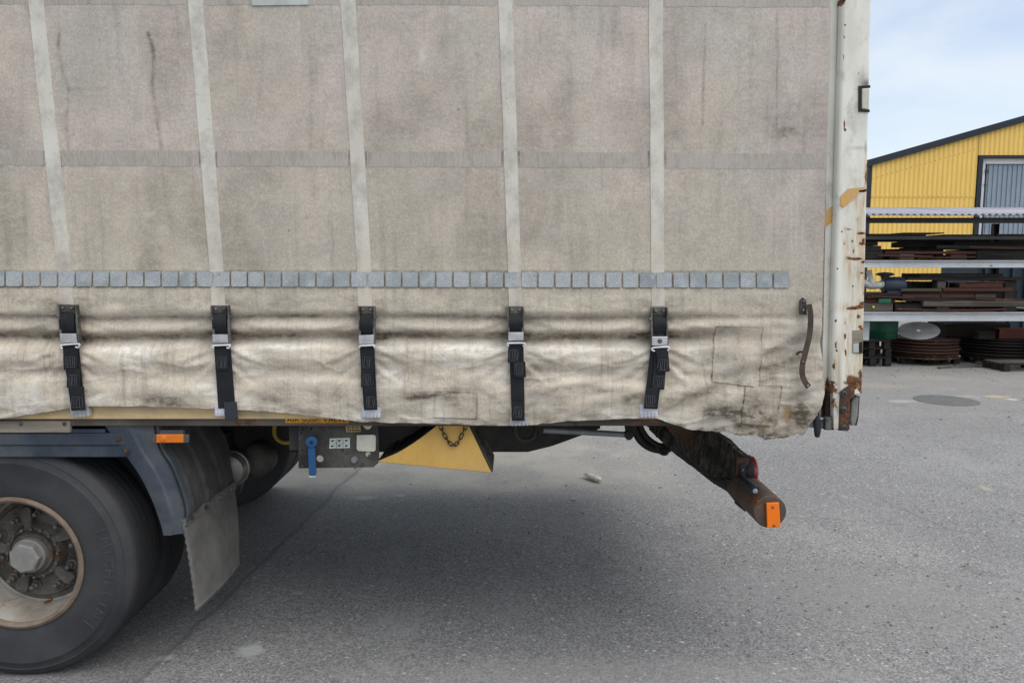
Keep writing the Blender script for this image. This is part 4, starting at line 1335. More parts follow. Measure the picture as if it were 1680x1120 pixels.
for (cx, cy_, rx, ry, am, an) in [(1402, 425, 16, 2.2, 1.0, 0), (1394, 423, 8, 1.6, .9, .1), (1412, 383, 9, 2.2, .9, 0), (1390, 376, 7, 1.6, .8, 0.1), (1404, 505, 22, 3.2, 1.0, -0.06),
                                  (1414, 500, 6, 6, .9, 0), (1416, 396, 4, 7, .9, 0), (1414, 400, 7, 4, .8, 0), (1416, 313, 9, 2.6, 1, 0), (1421, 290, 3, 13, .9, 0), (1423, 275, 2, 10, .8, 0), (1400, 412, 2, 5, .8, 0),
                                  (1413, 448, 5, 2.2, .8, 0), (1385, 205, 1.8, 9, .9, 0), (1386, 213, 2.5, 3, .9, 0), (1408, 520, 4, 5, .7, 0), (1386, 530, 1.8, 5, .8, 0), (1371, 526, 2, 3, .8, 0), (1386, 552, 2.4, 7, .8, 0),
                                  (1371, 566, 2.0, 9, .75, 0), (1387, 579, 2.2, 8, .8, 0), (1372, 575, 3, 3, .8, 0), (1410, 536, 6, 3, .8, 0), (1414, 545, 5, 12, .7, 0), (1400, 628, 16, 14, .95, 0), (1412, 620, 7, 20, .75, 0),
                                  (1398, 632, 10, 10, .9, 0), (1413, 636, 9, 10, .9, 0), (1366, 640, 8, 22, .8, 0), (1362, 655, 8, 22, .9, 0), (1368, 600, 3, 20, .5, 0), (1416, 430, 5, 3, .8, 0), (1417, 480, 3, 10, .6, 0), (1404, 315, 5, 2, .5, 0), (1398, 396, 2, 2, .8, 0), (1385, 400, 2, 2, .7, 0), (1381, 380, 2, 2, .7, 0), (1406, 360, 2, 3, .7, 0), (1374, 440, 2, 3, .7, 0), (1399, 470, 2, 4, .6, 0), (1383, 3, 5, 6, .9, 0), (1385, 62, 2.5, 3, .9, 0), (1386, 42, 2, 2, .9, 0), (1384, 95, 1.6, 8, .8, 0)]:
    blot(rust, cx, cy_, rx, ry, am, an)
    if cx > 1380 and cy_ > 250:
        blot(runm, cx, cy_ + 14 + ry * 2, max(2.5, rx * 0.55), 18 + ry * 2, 0.75)
        blot(runm, cx, cy_, rx * 1.5, ry * 2.2 + 2, 0.9)
for (cx, cy_, rx, ry, am) in [(1404, 450, 12, 30, .8), (1388, 570, 9, 40, .8), (1410, 560, 9, 50, .9), (1412, 350, 8, 40, .6), (1416, 460, 6, 50, .9), (1372, 590, 6, 50, .7), (1400, 520, 12, 14, .6), (1416, 300, 6, 30, .6), (1412, 615, 10, 30, .9), (1394, 610, 10, 30, .7)]:
    blot(runm, cx, cy_, rx, ry, am)
for (cx, cy_, rx, ry, am) in [(1421, 138, 10, 9, .8), (1414, 132, 12, 14, .35), (1412, 200, 14, 22, .22), (1409, 243, 12, 3, .35), (1420, 243, 2.5, 10, .5), (1368, 690, 6, 40, .5), (1376, 640, 4, 60, .4)]:
    blot(soot, cx, cy_, rx, ry, am)
YP = YP + 0.012 * np.maximum(0, rust - 0.55) * (PXp > 1408) * (PYp > 230)
post_me = grid_mesh(XP, YP, ZP, {'rust': rust, 'run': runm, 'soot': soot}, 'corner_post')
post_me.materials.append(M['post'])
post_me.transform(Matrix.Translation(-WLOC[lorry.name]))
post = mk('corner_post', post_me, None, lorry, label='rust-scarred white rear corner post')
post_me.set_sharp_from_angle(angle=rad(45))
mk('corner_post', box(1.10, 1.20, W - 0.1, W, fz - 0.2, z_top), M['body'], lorry, bevel=0.005)
mk('post_tail', plate([(1367, 643), (1380, 643), (1378, 662), (1376, 704), (1368, 703)], -0.0215, 0.03), M['posttail'], post, bevel=0.002)
# amber tape, hinges, lock
mk('amber_tape', plate([(1353.5, 349), (1373, 331), (1373.5, 355), (1353, 374)], 0.009, 0.002), M['tape'], post)
mk('amber_tape', plate([(1379, 323), (1391, 310), (1419, 307), (1419, 311), (1409, 312.5), (1407, 321), (1384, 340), (1379, 336)], -0.0245, 0.002), M['tape'], post)
mk('keeper', plate([(1409, 141), (1428, 140), (1428, 144), (1414, 145), (1414, 179), (1427, 180), (1427, 184), (1409, 183)], -0.026, 0.006), M['ink'], post)
mk('keeper_cover', plate([(1414.5, 145.5), (1427, 144.5), (1426, 180), (1414.5, 178.5)], -0.029, 0.012), M['sticker'], post, bevel=0.003)
mk('lock_plate', plate([(1399, 542), (1416.5, 541), (1415.5, 580), (1398.5, 579)], -0.024, 0.004), M['plank'], post, bevel=0.001)
mk('lock_sticker', plate([(1400, 565), (1409, 563), (1409, 578), (1400, 578)], -0.0262, 0.002), M['sticker_cool'], post)
mk('lock_sticker', plate([(1409.5, 562), (1415, 560), (1415, 579), (1409.5, 579)], -0.0268, 0.002), M['ink'], post)
# foot of the post: rusty plate with three bolts
foot = mk('post_foot', plate([(1377, 660), (1378, 644), (1383, 638), (1390, 634), (1396, 630), (1403, 631), (1402, 652), (1395, 655), (1394, 704), (1391, 707), (1376, 706)], -0.0235, 0.03), M['rustplate'], post, bevel=0.002)
for (a, b) in [(1383, 645), (1383, 671), (1383.5, 700)]:
    mk('bolt', join(lathe([(0.0125, 0.0), (0.0125, -0.003), (0.0085, -0.0032)], P(a, b, -0.024), 'y', 18), lathe([(0.0088, 0), (0.0085, -0.010), (0.0055, -0.011), (0.005, -0.006), (0.0, -0.006)], P(a, b, -0.026), 'y', 6)), M['steel_dull'], post, smooth=30)
mk('buffer', plate([(1397, 660), (1401, 652), (1408, 650), (1410, 654), (1408, 682), (1404, 697), (1397, 699), (1395, 690)], 0.0, 0.06), M['buffer'], lorry, bevel=0.006)
mk('buffer_edge', plate([(1405, 649), (1411, 650), (1409, 684), (1406, 698), (1403, 698), (1406, 682)], 0.004, 0.08), M['plastic'], lorry, bevel=0.002)
# dark inner return below the flange and the latch hanging there
mk('post_stub', plate([(1354, 600), (1368, 600), (1368, 706), (1356, 700)], 0.035, 0.05), M['rustplate'], post)
mk('curtain_shaft', cyl(P(1358, 575, 0.03), P(1358, 690, 0.03), 0.012, 14), M['rustplate'], lorry, smooth=40)
latch = mk('latch', plate([(1327, 688), (1367, 686), (1367, 702), (1354, 704), (1328, 701)], -0.002, 0.04), M['latch'], lorry, bevel=0.003)
mk('latch_roller', cyl(P(1358, 683, -0.008), P(1358, 704, -0.008), 0.014, 16), M['zinc'], latch, smooth=40)
mk('latch_roller', cyl(P(1341, 684, -0.006), P(1341, 708, -0.006), 0.012, 16), M['plastic'], latch, smooth=40)
mk('latch_bolt', lathe([(0.018, 0.0), (0.016, 0.006), (0.006, 0.008), (0.006, 0.028), (0.0, 0.03)], P(1344, 686, 0.0), 'z', 14), M['zinc'], latch, smooth=40)
mk('latch_pin', cyl(P(1345, 652, 0.006), P(1347, 684, 0.004), 0.004, 8), M['steel_dull'], latch, smooth=40)
mk('latch_nut', lathe([(0.0, -0.022), (0.009, -0.018), (0.012, -0.004), (0.012, 0.0)], P(1341, 708, -0.006), 'z', 6), M['plastic'], latch)

# ---- lettered stickers on the rail and valve panel
yS = 0.0145
st = mk('rail_sticker', plate([(468, 683.5), (572, 683.5), (572, 693.5), (468, 693.5)], yS, 0.002), M['sticker_yellow'], lorry, label='amber sticker lettered AIR SUSP. VALVE, half hidden by the hem')
v, f = text_mesh('AIR SUSP. VALVE', 0.0355)
wid = max(p[0] for p in v) - min(p[0] for p in v)
tw = (P(568, 690, yS).x - P(471, 690, yS).x) / wid
c0 = P(519.5, 688.6, yS)
mk('lettering', ([(c0.x + p[0] * tw, yS - 0.0008, c0.z + p[1] * 0.66) for p in v], f), M['ink'], st, recalc=False)

# ---- air suspension valve panel
def circ(px, py, r, y, n=16, sx=1.0):
    c = P(px, py, y)
    return [(c.x + sx * r * math.cos(2 * math.pi * k / n), c.z + r * math.sin(2 * math.pi * k / n)) for k in range(n)]


yV = 0.055
ol = [P(a, b, yV) for a, b in [(490, 692), (620, 692), (622.5, 757), (613, 766), (490, 767.5)]]
hole = lambda px, py, rp: circ(px, py, rp / 443.0, yV)
gv2, gf2 = fill2d([[(p.x, p.z) for p in ol], hole(525, 752, 5.8), hole(604, 745, 4.5), hole(562, 738.5, 1.8), hole(497, 703.5, 1.6), hole(495, 709, 1.4), hole(496, 738, 1.5), hole(511, 703, 2)], 0.004)
panel = mk('valve_panel', ([(a, b + yV, c) for a, b, c in gv2], gf2), M['panel'], lorry)
lev = mk('valve_lever', join(lathe([(0.0, -0.004), (0.009, -0.004), (0.0205, -0.003), (0.0215, 0.004), (0.0205, 0.011), (0.0, 0.012)], P(511, 725, yV - 0.035), 'y', 28),
                             plate([(505, 734), (516.5, 734), (518.5, 778), (516.5, 780), (508.5, 780), (506.5, 778)], yV - 0.034, 0.010)), M['bluelever'], panel, bevel=0.002)
mk('lever_bolt', lathe([(0.0062, 0.0), (0.0055, -0.006), (0.0, -0.007)], P(511, 725, yV - 0.038), 'y', 6), M['ink'], panel)
mk('lever_shaft', cyl(P(511, 725, yV - 0.03), P(511, 725, yV), 0.009, 14), M['steel_dull'], panel)
mk('lever_end', plate([(507, 780.2), (518, 780.2), (518, 782.5), (507, 782.5)], yV - 0.033, 0.008), M['sticker_cool'], panel)
s1 = mk('pictogram_sticker', plate([(541, 719), (574, 718), (574, 734.5), (540, 735.5)], yV - 0.0045, 0.002), M['sticker_cool'], panel)
yk = yV - 0.0052
inks = [plate(rect(551.4, 719.5, 552.0, 735), yk, 0.0004), plate(rect(562.5, 719.5, 563.1, 735), yk, 0.0004), plate(rect(541, 727, 574, 727.4), yk, 0.0004)]
for (a, b) in [(546, 723), (557, 722.5), (568.5, 722.5), (545.5, 731.5), (557, 731), (568.5, 731)]:
    inks.append(plate([(a - 3, b + 1.3), (a - 2, b - 1.4), (a + 2.6, b - 1.2), (a + 3, b + 0.2), (a + 1, b + 0.1), (a + 0.6, b + 1.4)], yk, 0.0004))
mk('pictograms', join(*inks), M['ink'], panel)
mk('blank_sticker', plate([(585.5, 713.5), (614, 713), (616.5, 716), (616, 738), (613, 740.5), (588, 739.5), (585, 736)], yV - 0.0045, 0.002), M['sticker'], panel)
s2 = mk('tan_sticker', plate([(567, 698), (591.5, 698), (591.5, 708), (568, 708.5)], yV - 0.0045, 0.002), M['sticker_tan'], panel)
inks = []
for k in range(6):
    a = 570 + k * 3.5
    inks.append(plate(rect(a, 704.5, a + 2.4, 706.8), yk, 0.0004))
    if k % 2 == 0:
        inks.append(plate(rect(a, 700.0, a + 4.5, 701.0), yk, 0.0004))
        inks.append(plate(rect(a, 702.0, a + 3.5, 702.8), yk, 0.0004))
mk('pictograms', join(*inks), M['ink'], panel)
mk('tag', plate([(594, 697), (612, 697), (606, 704), (601, 704)], yV - 0.006, 0.003), M['sticker'], panel)
for (a, b, r_) in [(562, 764, .006), (594, 762, .006), (583, 766.5, .005), (497, 764, .004), (607, 747, .007), (570, 741, .004)]:
    mk('panel_bolt', lathe([(r_, 0), (r_, -0.006), (0, -0.0075)], P(a, b, yV - 0.003), 'y', 6), M['steel_dull'], panel)
mk('panel_valve', lathe([(0.013, 0.0), (0.013, -0.010), (0.010, -0.016), (0.0, -0.017)], P(582, 753, yV - 0.002), 'y', 18), M['rod'], panel, smooth=40)
mk('panel_box', box(P(492, 700, .2).x, P(617, 700, .2).x, yV + 0.006, yV + 0.16, zpy(738, .06), zpy(694, .06)), M['under'], lorry)

# ---- chassis, axle, air bags and other parts underneath
def beam_prof(px_pts, y, th):
    return plate(px_pts, y, th)


rl = [(-1400, 690), (985, 690), (985, 703), (905, 732), (866, 741.5), (-1400, 741.5)]
near_beam = mk('chassis_beam', beam_prof(rl, 0.85, 0.07), M['under'], lorry, bevel=0.004)
mk('chassis_beam', ([(p.x, p.y + 0.70, p.z) for p in beam_prof(rl, 0.85, 0.07)[0]], beam_prof(rl, 0.85, 0.07)[1]), M['under'], lorry, bevel=0.004)
for xx in np.arange(-4.6, 1.0, 0.62):
    mk('cross_member', box(xx, xx + 0.06, 0.08, W - 0.08, zpy(697, .03) + 0.012, zpy(690, .03)), M['under'], lorry)
mk('subframe', box(XL + 0.2, 0.95, 0.62, 0.70, 0.86, 0.925), M['under'], lorry)
# big near wheel
WC = P(22, 926, 0.03)
WR = WC.z - 0.002
def tyre_prof(y0, wid, R, ri):
    """closed profile (radius, along)"""
    o = []
    o += [(ri, y0 + 0.022), (ri + 0.012, y0 + 0.014), (ri + 0.035, y0 + 0.006), (ri + 0.065, y0 + 0.001), (R - 0.070, y0 + 0.001)]
    o += [(R - 0.062, y0 - 0.001), (R - 0.058, y0 - 0.001), (R - 0.054, y0 + 0.002), (R - 0.034, y0 + 0.006), (R - 0.031, y0 + 0.004), (R - 0.027, y0 + 0.008), (R - 0.012, y0 + 0.014), (R - 0.003, y0 + 0.024)]
    gw = 0.007
    n = 5
    inner0, inner1 = y0 + 0.030, y0 + wid - 0.030
    for k in range(n):
        a = inner0 + (inner1 - inner0) * k / n
        b = inner0 + (inner1 - inner0) * (k + 1) / n
        o += [(R, a + gw / 2), (R, b - gw / 2)]
        if k < n - 1:
            o += [(R - 0.010, b - gw / 2 + 0.001), (R - 0.010, b + gw / 2 - 0.001)]
    o += [(R - 0.003, y0 + wid - 0.024), (R - 0.012, y0 + wid - 0.014), (R - 0.04, y0 + wid - 0.004), (ri + 0.06, y0 + wid - 0.001), (ri + 0.012, y0 + wid - 0.014), (ri, y0 + wid - 0.022)]
    return o


RI = (P(133, 926, 0.03).x - WC.x)           # outer radius of the rim lip


def wheel(cx, cz, yface, sgn, detail):
    """yface: plane of the outer sidewall, sgn +1 when the lorry's middle lies at larger y"""
    R = WR
    def Y(t): return yface + sgn * t
    c = (cx, 0, cz)
    tp = [(r, Y(t)) for r, t in tyre_prof(0.0, 0.235, R, RI - 0.010)]
    w = mk('wheel', lathe([(r, Y(t)) for r, t in [(RI, 0.006), (RI + 0.004, 0.010), (RI + 0.002, 0.018), (RI - 0.014, 0.026), (RI - 0.0195, 0.020), (RI - 0.018, 0.010), (RI - 0.008, 0.003)]], c, 'y', 96, closed=True), M['rim_edge'], lorry, smooth=40)
    mk('tyre', lathe(tp, c, 'y', 120, closed=True), M['rubber'], w, smooth=35)
    tp2 = [(r, Y(t)) for r, t in tyre_prof(0.252, 0.235, R, RI - 0.010)]
    mk('tyre', lathe(tp2, c, 'y', 96, closed=True), M['rubber'], w, smooth=35)
    mk('rim', lathe([(r, Y(t)) for r, t in [(RI - 0.012, 0.024), (RI - 0.017, 0.034), (RI - 0.022, 0.060), (RI - 0.026, 0.100), (RI - 0.030, 0.140), (RI - 0.034, 0.165), (RI - 0.045, 0.170), (RI - 0.047, 0.176), (RI - 0.036, 0.180), (RI - 0.030, 0.25), (RI - 0.02, 0.50), (RI - 0.012, 0.50), (RI - 0.006, 0.02)]], c, 'y', 96, closed=True), M['rim'], w, smooth=40)
    mk('wheel_disc', lathe([(r, Y(t)) for r, t in [(RI - 0.042, 0.166), (RI - 0.060, 0.160), (RI - 0.066, 0.150), (RI - 0.090, 0.150), (0.112, 0.152), (0.104, 0.135), (0.098, 0.118), (0.092, 0.116), (0.088, 0.124), (0.0, 0.124)]], c, 'y', 64), M['hubgrey'], w, smooth=35)
    if not detail:
        return w
    # rings and ribs on the sidewall
    mk('hub_flange', lathe([(r, Y(t)) for r, t in [(0.080, 0.13), (0.080, 0.108), (0.077, 0.104), (0.060, 0.104), (0.0, 0.104)]], c, 'y', 40), M['hubgrey'], w, smooth=35)
    hn = mk('hub_nut', join(lathe([(r, Y(t)) for r, t in [(0.066, 0.106), (0.065, 0.084), (0.062, 0.080), (0.0, 0.080)]], c, 'y', 32),
                            lathe([(r, Y(t)) for r, t in [(0.0, 0.052), (0.053, 0.052), (0.0585, 0.058), (0.0595, 0.094)]], c, 'y', 7)), M['hubcap'], w, smooth=25, bevel=0.002)
    for k in range(10):
        a = 2 * math.pi * k / 10 + 0.21
        rr = 0.140 if k % 2 else 0.152
        p = Vector((cx + rr * math.cos(a), 0, cz + rr * math.sin(a)))
        q = (p.x, Y(0), p.z)
        mk('wheel_nut', join(lathe([(0.019, 0.150), (0.019, 0.143), (0.0, 0.143)], q, 'y', 18), lathe([(0.0135, 0.145), (0.0135, 0.126), (0.011, 0.123), (0.0085, 0.123), (0.0085, 0.108), (0.0, 0.106)], q, 'y', 6)), M['nut'], w, smooth=30)
    for k in range(5):
        a = 2 * math.pi * k / 5 + 0.52
        ca, sa = math.cos(a), math.sin(a)
        def at(r, t, y): return Vector((cx + r * ca - t * sa, Y(y), cz + r * sa + t * ca))
        pts = [at(0.094, -0.012, 0.122), at(0.125, -0.020, 0.122), at(0.160, -0.026, 0.126), at(0.178, -0.018, 0.13), at(0.178, 0.018, 0.13), at(0.160, 0.026, 0.126), at(0.125, 0.020, 0.122), at(0.094, 0.012, 0.122)]
        mk('wheel_clamp', prism(pts, (0, sgn * 0.03, 0)), M['hubgrey'], w, bevel=0.004)
    for k in range(16):
        a = 2 * math.pi * k / 16
        p = (cx + 0.096 * math.cos(a), Y(0.116), cz + 0.096 * math.sin(a))
        mk('stud', lathe([(0.006, 0.0), (0.006, -0.010), (0.0, -0.012)], p, 'y', 6), M['nut'], w)
    # raised maker's lettering and bars on the sidewall
    word = 'MICHELIN'
    rt = WR - 0.088
    for i, ch in enumerate(word):
        v, f = text_mesh(ch, 0.052, 0.0012)
        a = rad(14) - rad(6.6) * i
        ca, sa = math.cos(a), math.sin(a)
        pts = []
        for (tx, ty, tz) in v:                         # letter's up is outwards, reading clockwise
            r_ = rt + ty * 0.95
            t_ = tx * 1.0
            pts.append((cx + r_ * ca + t_ * sa, Y(0.001) - 0.0008 + tz * 0.6, cz + r_ * sa - t_ * ca))
        mk('lettering', (pts, f), M['rubber_mark'], w)
    for a in (rad(21.5), rad(-41)):
        ca, sa = math.cos(a), math.sin(a)
        def at2(r, t): return Vector((cx + r * ca - t * sa, Y(-0.0006), cz + r * sa + t * ca))
        mk('sidewall_bar', prism([at2(rt - 0.026, -0.0018), at2(rt + 0.03, -0.0018), at2(rt + 0.03, 0.0018), at2(rt - 0.026, 0.0018)], (0, 0.003, 0)), M['rubber_mark'], w)
    return w


wheel(WC.x, WC.z, 0.03, 1, True)
wheel(WC.x, WC.z, W - 0.03, -1, False)
mk('axle', join(lathe([(0.065, 0.15), (0.065, W - 0.15)], (WC.x, 0, WC.z), 'y', 24), lathe([(0.06, 1.0), (0.17, 1.12), (0.19, 1.24), (0.17, 1.36), (0.06, 1.48)], (WC.x, 0, WC.z), 'y', 28)), M['under'], lorry, smooth=40)
for yb in (0.72, W - 0.72 - 0.1):
    mk('air_bellows', lathe([(0.10, 0.43), (0.12, 0.45), (0.135, 0.50), (0.12, 0.55), (0.125, 0.57), (0.135, 0.62), (0.12, 0.67), (0.10, 0.70), (0.10, 0.76)], (WC.x + 0.42, yb + 0.12, 0), 'z', 28), M['plastic'], lorry, smooth=50)
mk('brake_chamber', join(lathe([(0.0, -0.012), (0.035, -0.010), (0.062, 0.004), (0.072, 0.03), (0.074, 0.036), (0.078, 0.038), (0.078, 0.048), (0.074, 0.05), (0.070, 0.09), (0.045, 0.12), (0.0, 0.125)], P(382, 772, 0.50) + Vector((-0.02, 0, 0)), 'y', 28)), M['silver'], lorry, smooth=40)
mk('brake_chamber', lathe([(0.0, -0.012), (0.045, -0.010), (0.07, 0.004), (0.08, 0.03), (0.08, 0.10), (0.05, 0.14), (0.0, 0.145)], P(415, 758, 0.62), 'y', 28), M['panel'], lorry, smooth=40)
yh = [(452, 690), (450, 708), (455, 720), (468, 726), (482, 722), (490, 712), (488, 690)]
mk('coiled_hose', tube(spline([P(a, b, 0.30) for a, b in yh], 6), 0.0085, 10), M['hose_yellow'], lorry, smooth=50)
oh = [(843, 690), (845, 708), (853, 720), (866, 722), (877, 714), (880, 700), (878, 690)]
mk('coiled_hose', tube(spline([P(a, b, 0.34) for a, b in oh], 6), 0.010, 10), M['hose_olive'], lorry, smooth=50)
rod = mk('gas_strut', join(tube([P(891, 705, 0.30), P(1000, 711, 0.36), P(1024, 712.5, 0.38)], [0.0125, 0.012, 0.012], 14)), M['rod'], lorry, smooth=40)
mk('strut_end', join(lathe([(0.0, -0.018), (0.018, -0.016), (0.018, 0.016), (0, 0.018)], P(1031, 713, 0.38), 'y', 18), plate([(1024, 690), (1042, 690), (1040, 716), (1028, 720)], 0.37, 0.012)), M['under'], lorry, smooth=40)
mk('strut_bracket', plate([(875, 690), (884, 690), (896, 711), (889, 712)], 0.30, 0.012), M['under'], lorry)
for (a, b) in [(881, 692), (909, 692)]:
    mk('strut_bracket', plate(rect(a, 688, a + 3, 716), 0.33, 0.02), M['under'], lorry)

# black trunking and cables hanging in front of the bumper arm
def bundle(path, y0, y1, r, n=10):
    m = len(path)
    return tube(spline([P(a, b, y0 + (y1 - y0) * i / (m - 1)) for i, (a, b) in enumerate(path)], 6), r, n)


mk('cable_trunk', bundle([(1040, 688), (1042, 705), (1052, 723), (1070, 735), (1090, 737), (1112, 728), (1122, 716)], 0.62, 0.72, 0.018), M['cable'], lorry, smooth=50)
mk('cable_trunk', bundle([(1050, 688), (1052, 702), (1062, 718), (1080, 730), (1098, 731)], 0.60, 0.70, 0.013), M['cable'], lorry, smooth=50)
for pth, r in [([(1110, 722), (1114, 742), (1128, 758), (1146, 768), (1166, 780)], .005), ([(1116, 724), (1122, 742), (1136, 758), (1152, 770)], .0045), ([(1106, 712), (1120, 745), (1150, 772), (1190, 790)], .004),
               ([(1070, 690), (1074, 707), (1078, 716), (1080, 707), (1084, 698)], .004), ([(1078, 732), (1084, 742), (1092, 744), (1096, 738)], .008), ([(1160, 776), (1175, 788), (1190, 786), (1205, 790)], .007), ([(1150, 765), (1165, 784), (1183, 791)], .008)]:
    mk('cable', bundle(pth, 0.40, 0.36, r, 8), M['cable'], lorry, smooth=50)
mk('cable_clip', plate([(1060, 690), (1088, 690), (1092, 702), (1075, 706), (1062, 700)], 0.66, 0.03), M['under'], lorry)

# underrun bumper tube, its arm, lamps
TC = P(1263, 839, 0.06)
TRr = 27.5 * (0.06 + 2.6) / F * 1.02
bump_ = mk('bumper_tube', lathe([(0.0, 0.058), (TRr - 0.004, 0.058), (TRr, 0.062), (TRr, W - 0.062), (TRr - 0.004, W - 0.058), (0, W - 0.058)], (TC.x, 0, TC.z), 'y', 40), M['rusttube'], lorry, smooth=40)
mk('end_reflector', plate([(1257.5, 825), (1278.5, 824), (1281, 865), (1259, 866)], 0.046, 0.010), M['orange'], bump_, bevel=0.003)
for (a, b) in [(1268, 832), (1270, 862)]:
    mk('screw', lathe([(0.005, 0.0), (0.004, -0.003), (0, -0.003)], P(a, b, 0.045), 'y', 10), M['zinc'], bump_)
arm_top = [(1228, 755, .315), (1207, 738, .37), (1188, 722, .43), (1172, 710, .48), (1158, 703, .52), (1144, 702, .56), (1120, 696, .62), (1085, 688, .72)]
arm_bot = [(1224, 836, .315), (1206, 822, .36), (1190, 806, .40), (1172, 793, .45), (1150, 778, .50), (1130, 762, .56), (1110, 746, .62), (1062, 704, .75)]
v, f = [], []
for (a, b) in zip(arm_top, arm_bot):
    p, q = P(*a), P(*b)
    for t in (0, 0.33, 0.66, 1):
        r_ = p.lerp(q, t)
        v.append(r_ + Vector((0.006 * math.sin(9 * t + len(v)), 0, 0)))
n_ = len(arm_top)
nv = len(v)
v += [p + Vector((0.03, 0.02, 0)) for p in v]
for i in range(n_ - 1):
    for k in range(3):
        a = i * 4 + k
        f.append((a, a + 1, a + 5, a + 4)); f.append((a + nv, a + 4 + nv, a + 5 + nv, a + 1 + nv))
    f.append((i * 4, i * 4 + 4, i * 4 + 4 + nv, i * 4 + nv)); a = i * 4 + 3
    f.append((a, a + nv, a + 4 + nv, a + 4))
f.append((0, nv, nv + 1, 1)); f.append((1, nv + 1, nv + 2, 2)); f.append((2, nv + 2, nv + 3, 3))
arm = mk('bumper_arm', (v, f), M['arm'], lorry, bevel=0.003)
mk('arm_bracket', plate([(1209, 752), (1229, 750), (1229, 806), (1228, 836), (1222, 839), (1206, 826)], 0.30, 0.012), M['rustplate'], lorry, bevel=0.002)
mk('arm_stay', plate([(1085, 690), (1118, 690), (1150, 703), (1142, 716), (1120, 727), (1105, 716)], 0.58, 0.02), M['rustplate'], lorry, bevel=0.002)
tl = P(1226, 775, 0.32)
lamp = mk('tail_lamp', lathe([(0.0, -0.022), (0.055, -0.022), (0.062, -0.015), (0.064, 0.0), (0.064, 0.014), (0.0, 0.014)], tl + Vector((0.005, 0.03, 0.0)), 'x', 32), M['plastic'], lorry, smooth=40)
mk('lens', lathe([(0.062, 0.014), (0.0615, 0.026), (0.052, 0.034), (0.0, 0.036)], tl + Vector((0.005, 0.03, 0.0)), 'x', 32), M['redlens'], lamp, smooth=40)
mk('lamp_bracket', plate([(1214, 762), (1224, 760), (1224, 806), (1214, 806)], 0.285, 0.012), M['plastic'], lorry, bevel=0.003)
for b in (770.5, 804.5):
    mk('screw', lathe([(0.006, 0.0), (0.005, -0.003), (0, -0.003)], P(1218.5, b, 0.283), 'y', 10), M['zinc'], lorry)
stalk = mk('marker_lamp', tube([P(1215, 784, 0.28), P(1224, 790, 0.20), P(1236, 801, 0.085), P(1238.5, 804, 0.075)], [0.017, 0.014, 0.0175, 0.0175], 18), M['plastic'], lorry, smooth=40)
mk('lens', lathe([(0.0105, 0.002), (0.0095, -0.003), (0.006, -0.005), (0.0, -0.006)], P(1239, 805, 0.073), 'y', 18), M['clearlens'], stalk, smooth=40)

# ---- blue side beam above the wheel, mudguard, mudflap, side marker
sb = mk('side_beam', join(plate([(-900, 711), (200, 711), (206, 730), (-900, 730)], 0.02, 0.035), plate([(-900, 730), (206, 730), (214, 749.5), (-900, 749.5)], 0.026, 0.03)), M['blue'], lorry, bevel=0.0025)
mk('beam_lip', plate([(116, 704), (172, 704), (172, 709.8), (116, 709.8)], 0.024, 0.02), M['blue'], sb)
outer = spline([P(a, b, 0.022) for a, b in [(256, 697), (263, 734), (283, 767), (300, 812), (306, 841), (299, 877)]], 6)
inner = spline([P(a, b, 0.022) for a, b in [(170, 697), (206, 748), (230, 783), (250, 824), (263, 861), (267, 878)]], 6)
v, f = [], []
nn = len(outer)
for o_, i_ in zip(outer, inner):
    for t in (0, 0.12, 0.45, 0.52, 1.0):
        p = i_.lerp(o_, t)
        off = {0: 0.004, 0.12: 0.0, 0.45: -0.001, 0.52: 0.006, 1.0: 0.016}[t]
        v.append(p + Vector((0, off, 0)))
for i in range(nn - 1):
    for k in range(4):
        a = i * 5 + k
        f.append((a, a + 1, a + 6, a + 5))
nv = len(v)
v += [p + Vector((0, 0.022, 0)) for p in v]
f += [tuple(i + nv for i in reversed(q)) for q in f]
for i in range(nn - 1):
    f.append((i * 5, i * 5 + 5, i * 5 + 5 + nv, i * 5 + nv)); f.append((i * 5 + 4, i * 5 + 4 + nv, i * 5 + 9 + nv, i * 5 + 9))
e = (nn - 1) * 5
for k in range(4):
    f.append((e + k, e + k + 1, e + k + 1 + nv, e + k + nv))
mg = mk('mudguard', (v, f), M['blue'], lorry, smooth=25)
# ribbed outer skin going back over both tyres
v, f = [], []
sec = [(0.0, 0.0), (0.035, 0.0), (0.05, 0.010), (0.10, 0.010), (0.115, 0.0), (0.17, 0.0), (0.185, 0.010), (0.24, 0.010), (0.255, 0.0), (0.31, 0.0), (0.325, 0.010), (0.38, 0.010), (0.395, 0.0), (0.45, 0.0), (0.50, 0.0)]
crv = spline([P(a, b, 0.03) for a, b in [(252, 690), (262, 734), (282, 767), (299, 812), (305, 838), (304, 850)]], 6)
cen = Vector((WC.x, 0, WC.z))
for p in crv:
    d = (p - cen); d.y = 0; d.normalize()
    for (t, h) in sec:
        v.append(p + Vector((0, t, 0)) + d * h)
ns = len(sec)
for i in range(len(crv) - 1):
    for k in range(ns - 1):
        a = i * ns + k
        f.append((a, a + 1, a + ns + 1, a + ns))
nv = len(v)
v += [p + (cen - Vector((p.x, 0, p.z))).normalized() * 0.005 for p in v]
f += [tuple(i + nv for i in reversed(q)) for q in f]
mk('guard_skin', (v, f), M['guard'], mg, smooth=30)
for (a, b) in [(195, 719.5), (208, 741)]:
    mk('bolt', join(lathe([(0.010, 0), (0.009, -0.002), (0, -0.002)], P(a, b, 0.019), 'y', 16), lathe([(0.006, 0), (0.006, -0.006), (0, -0.007)], P(a, b, 0.018), 'y', 6)), M['rustplate'], mg)
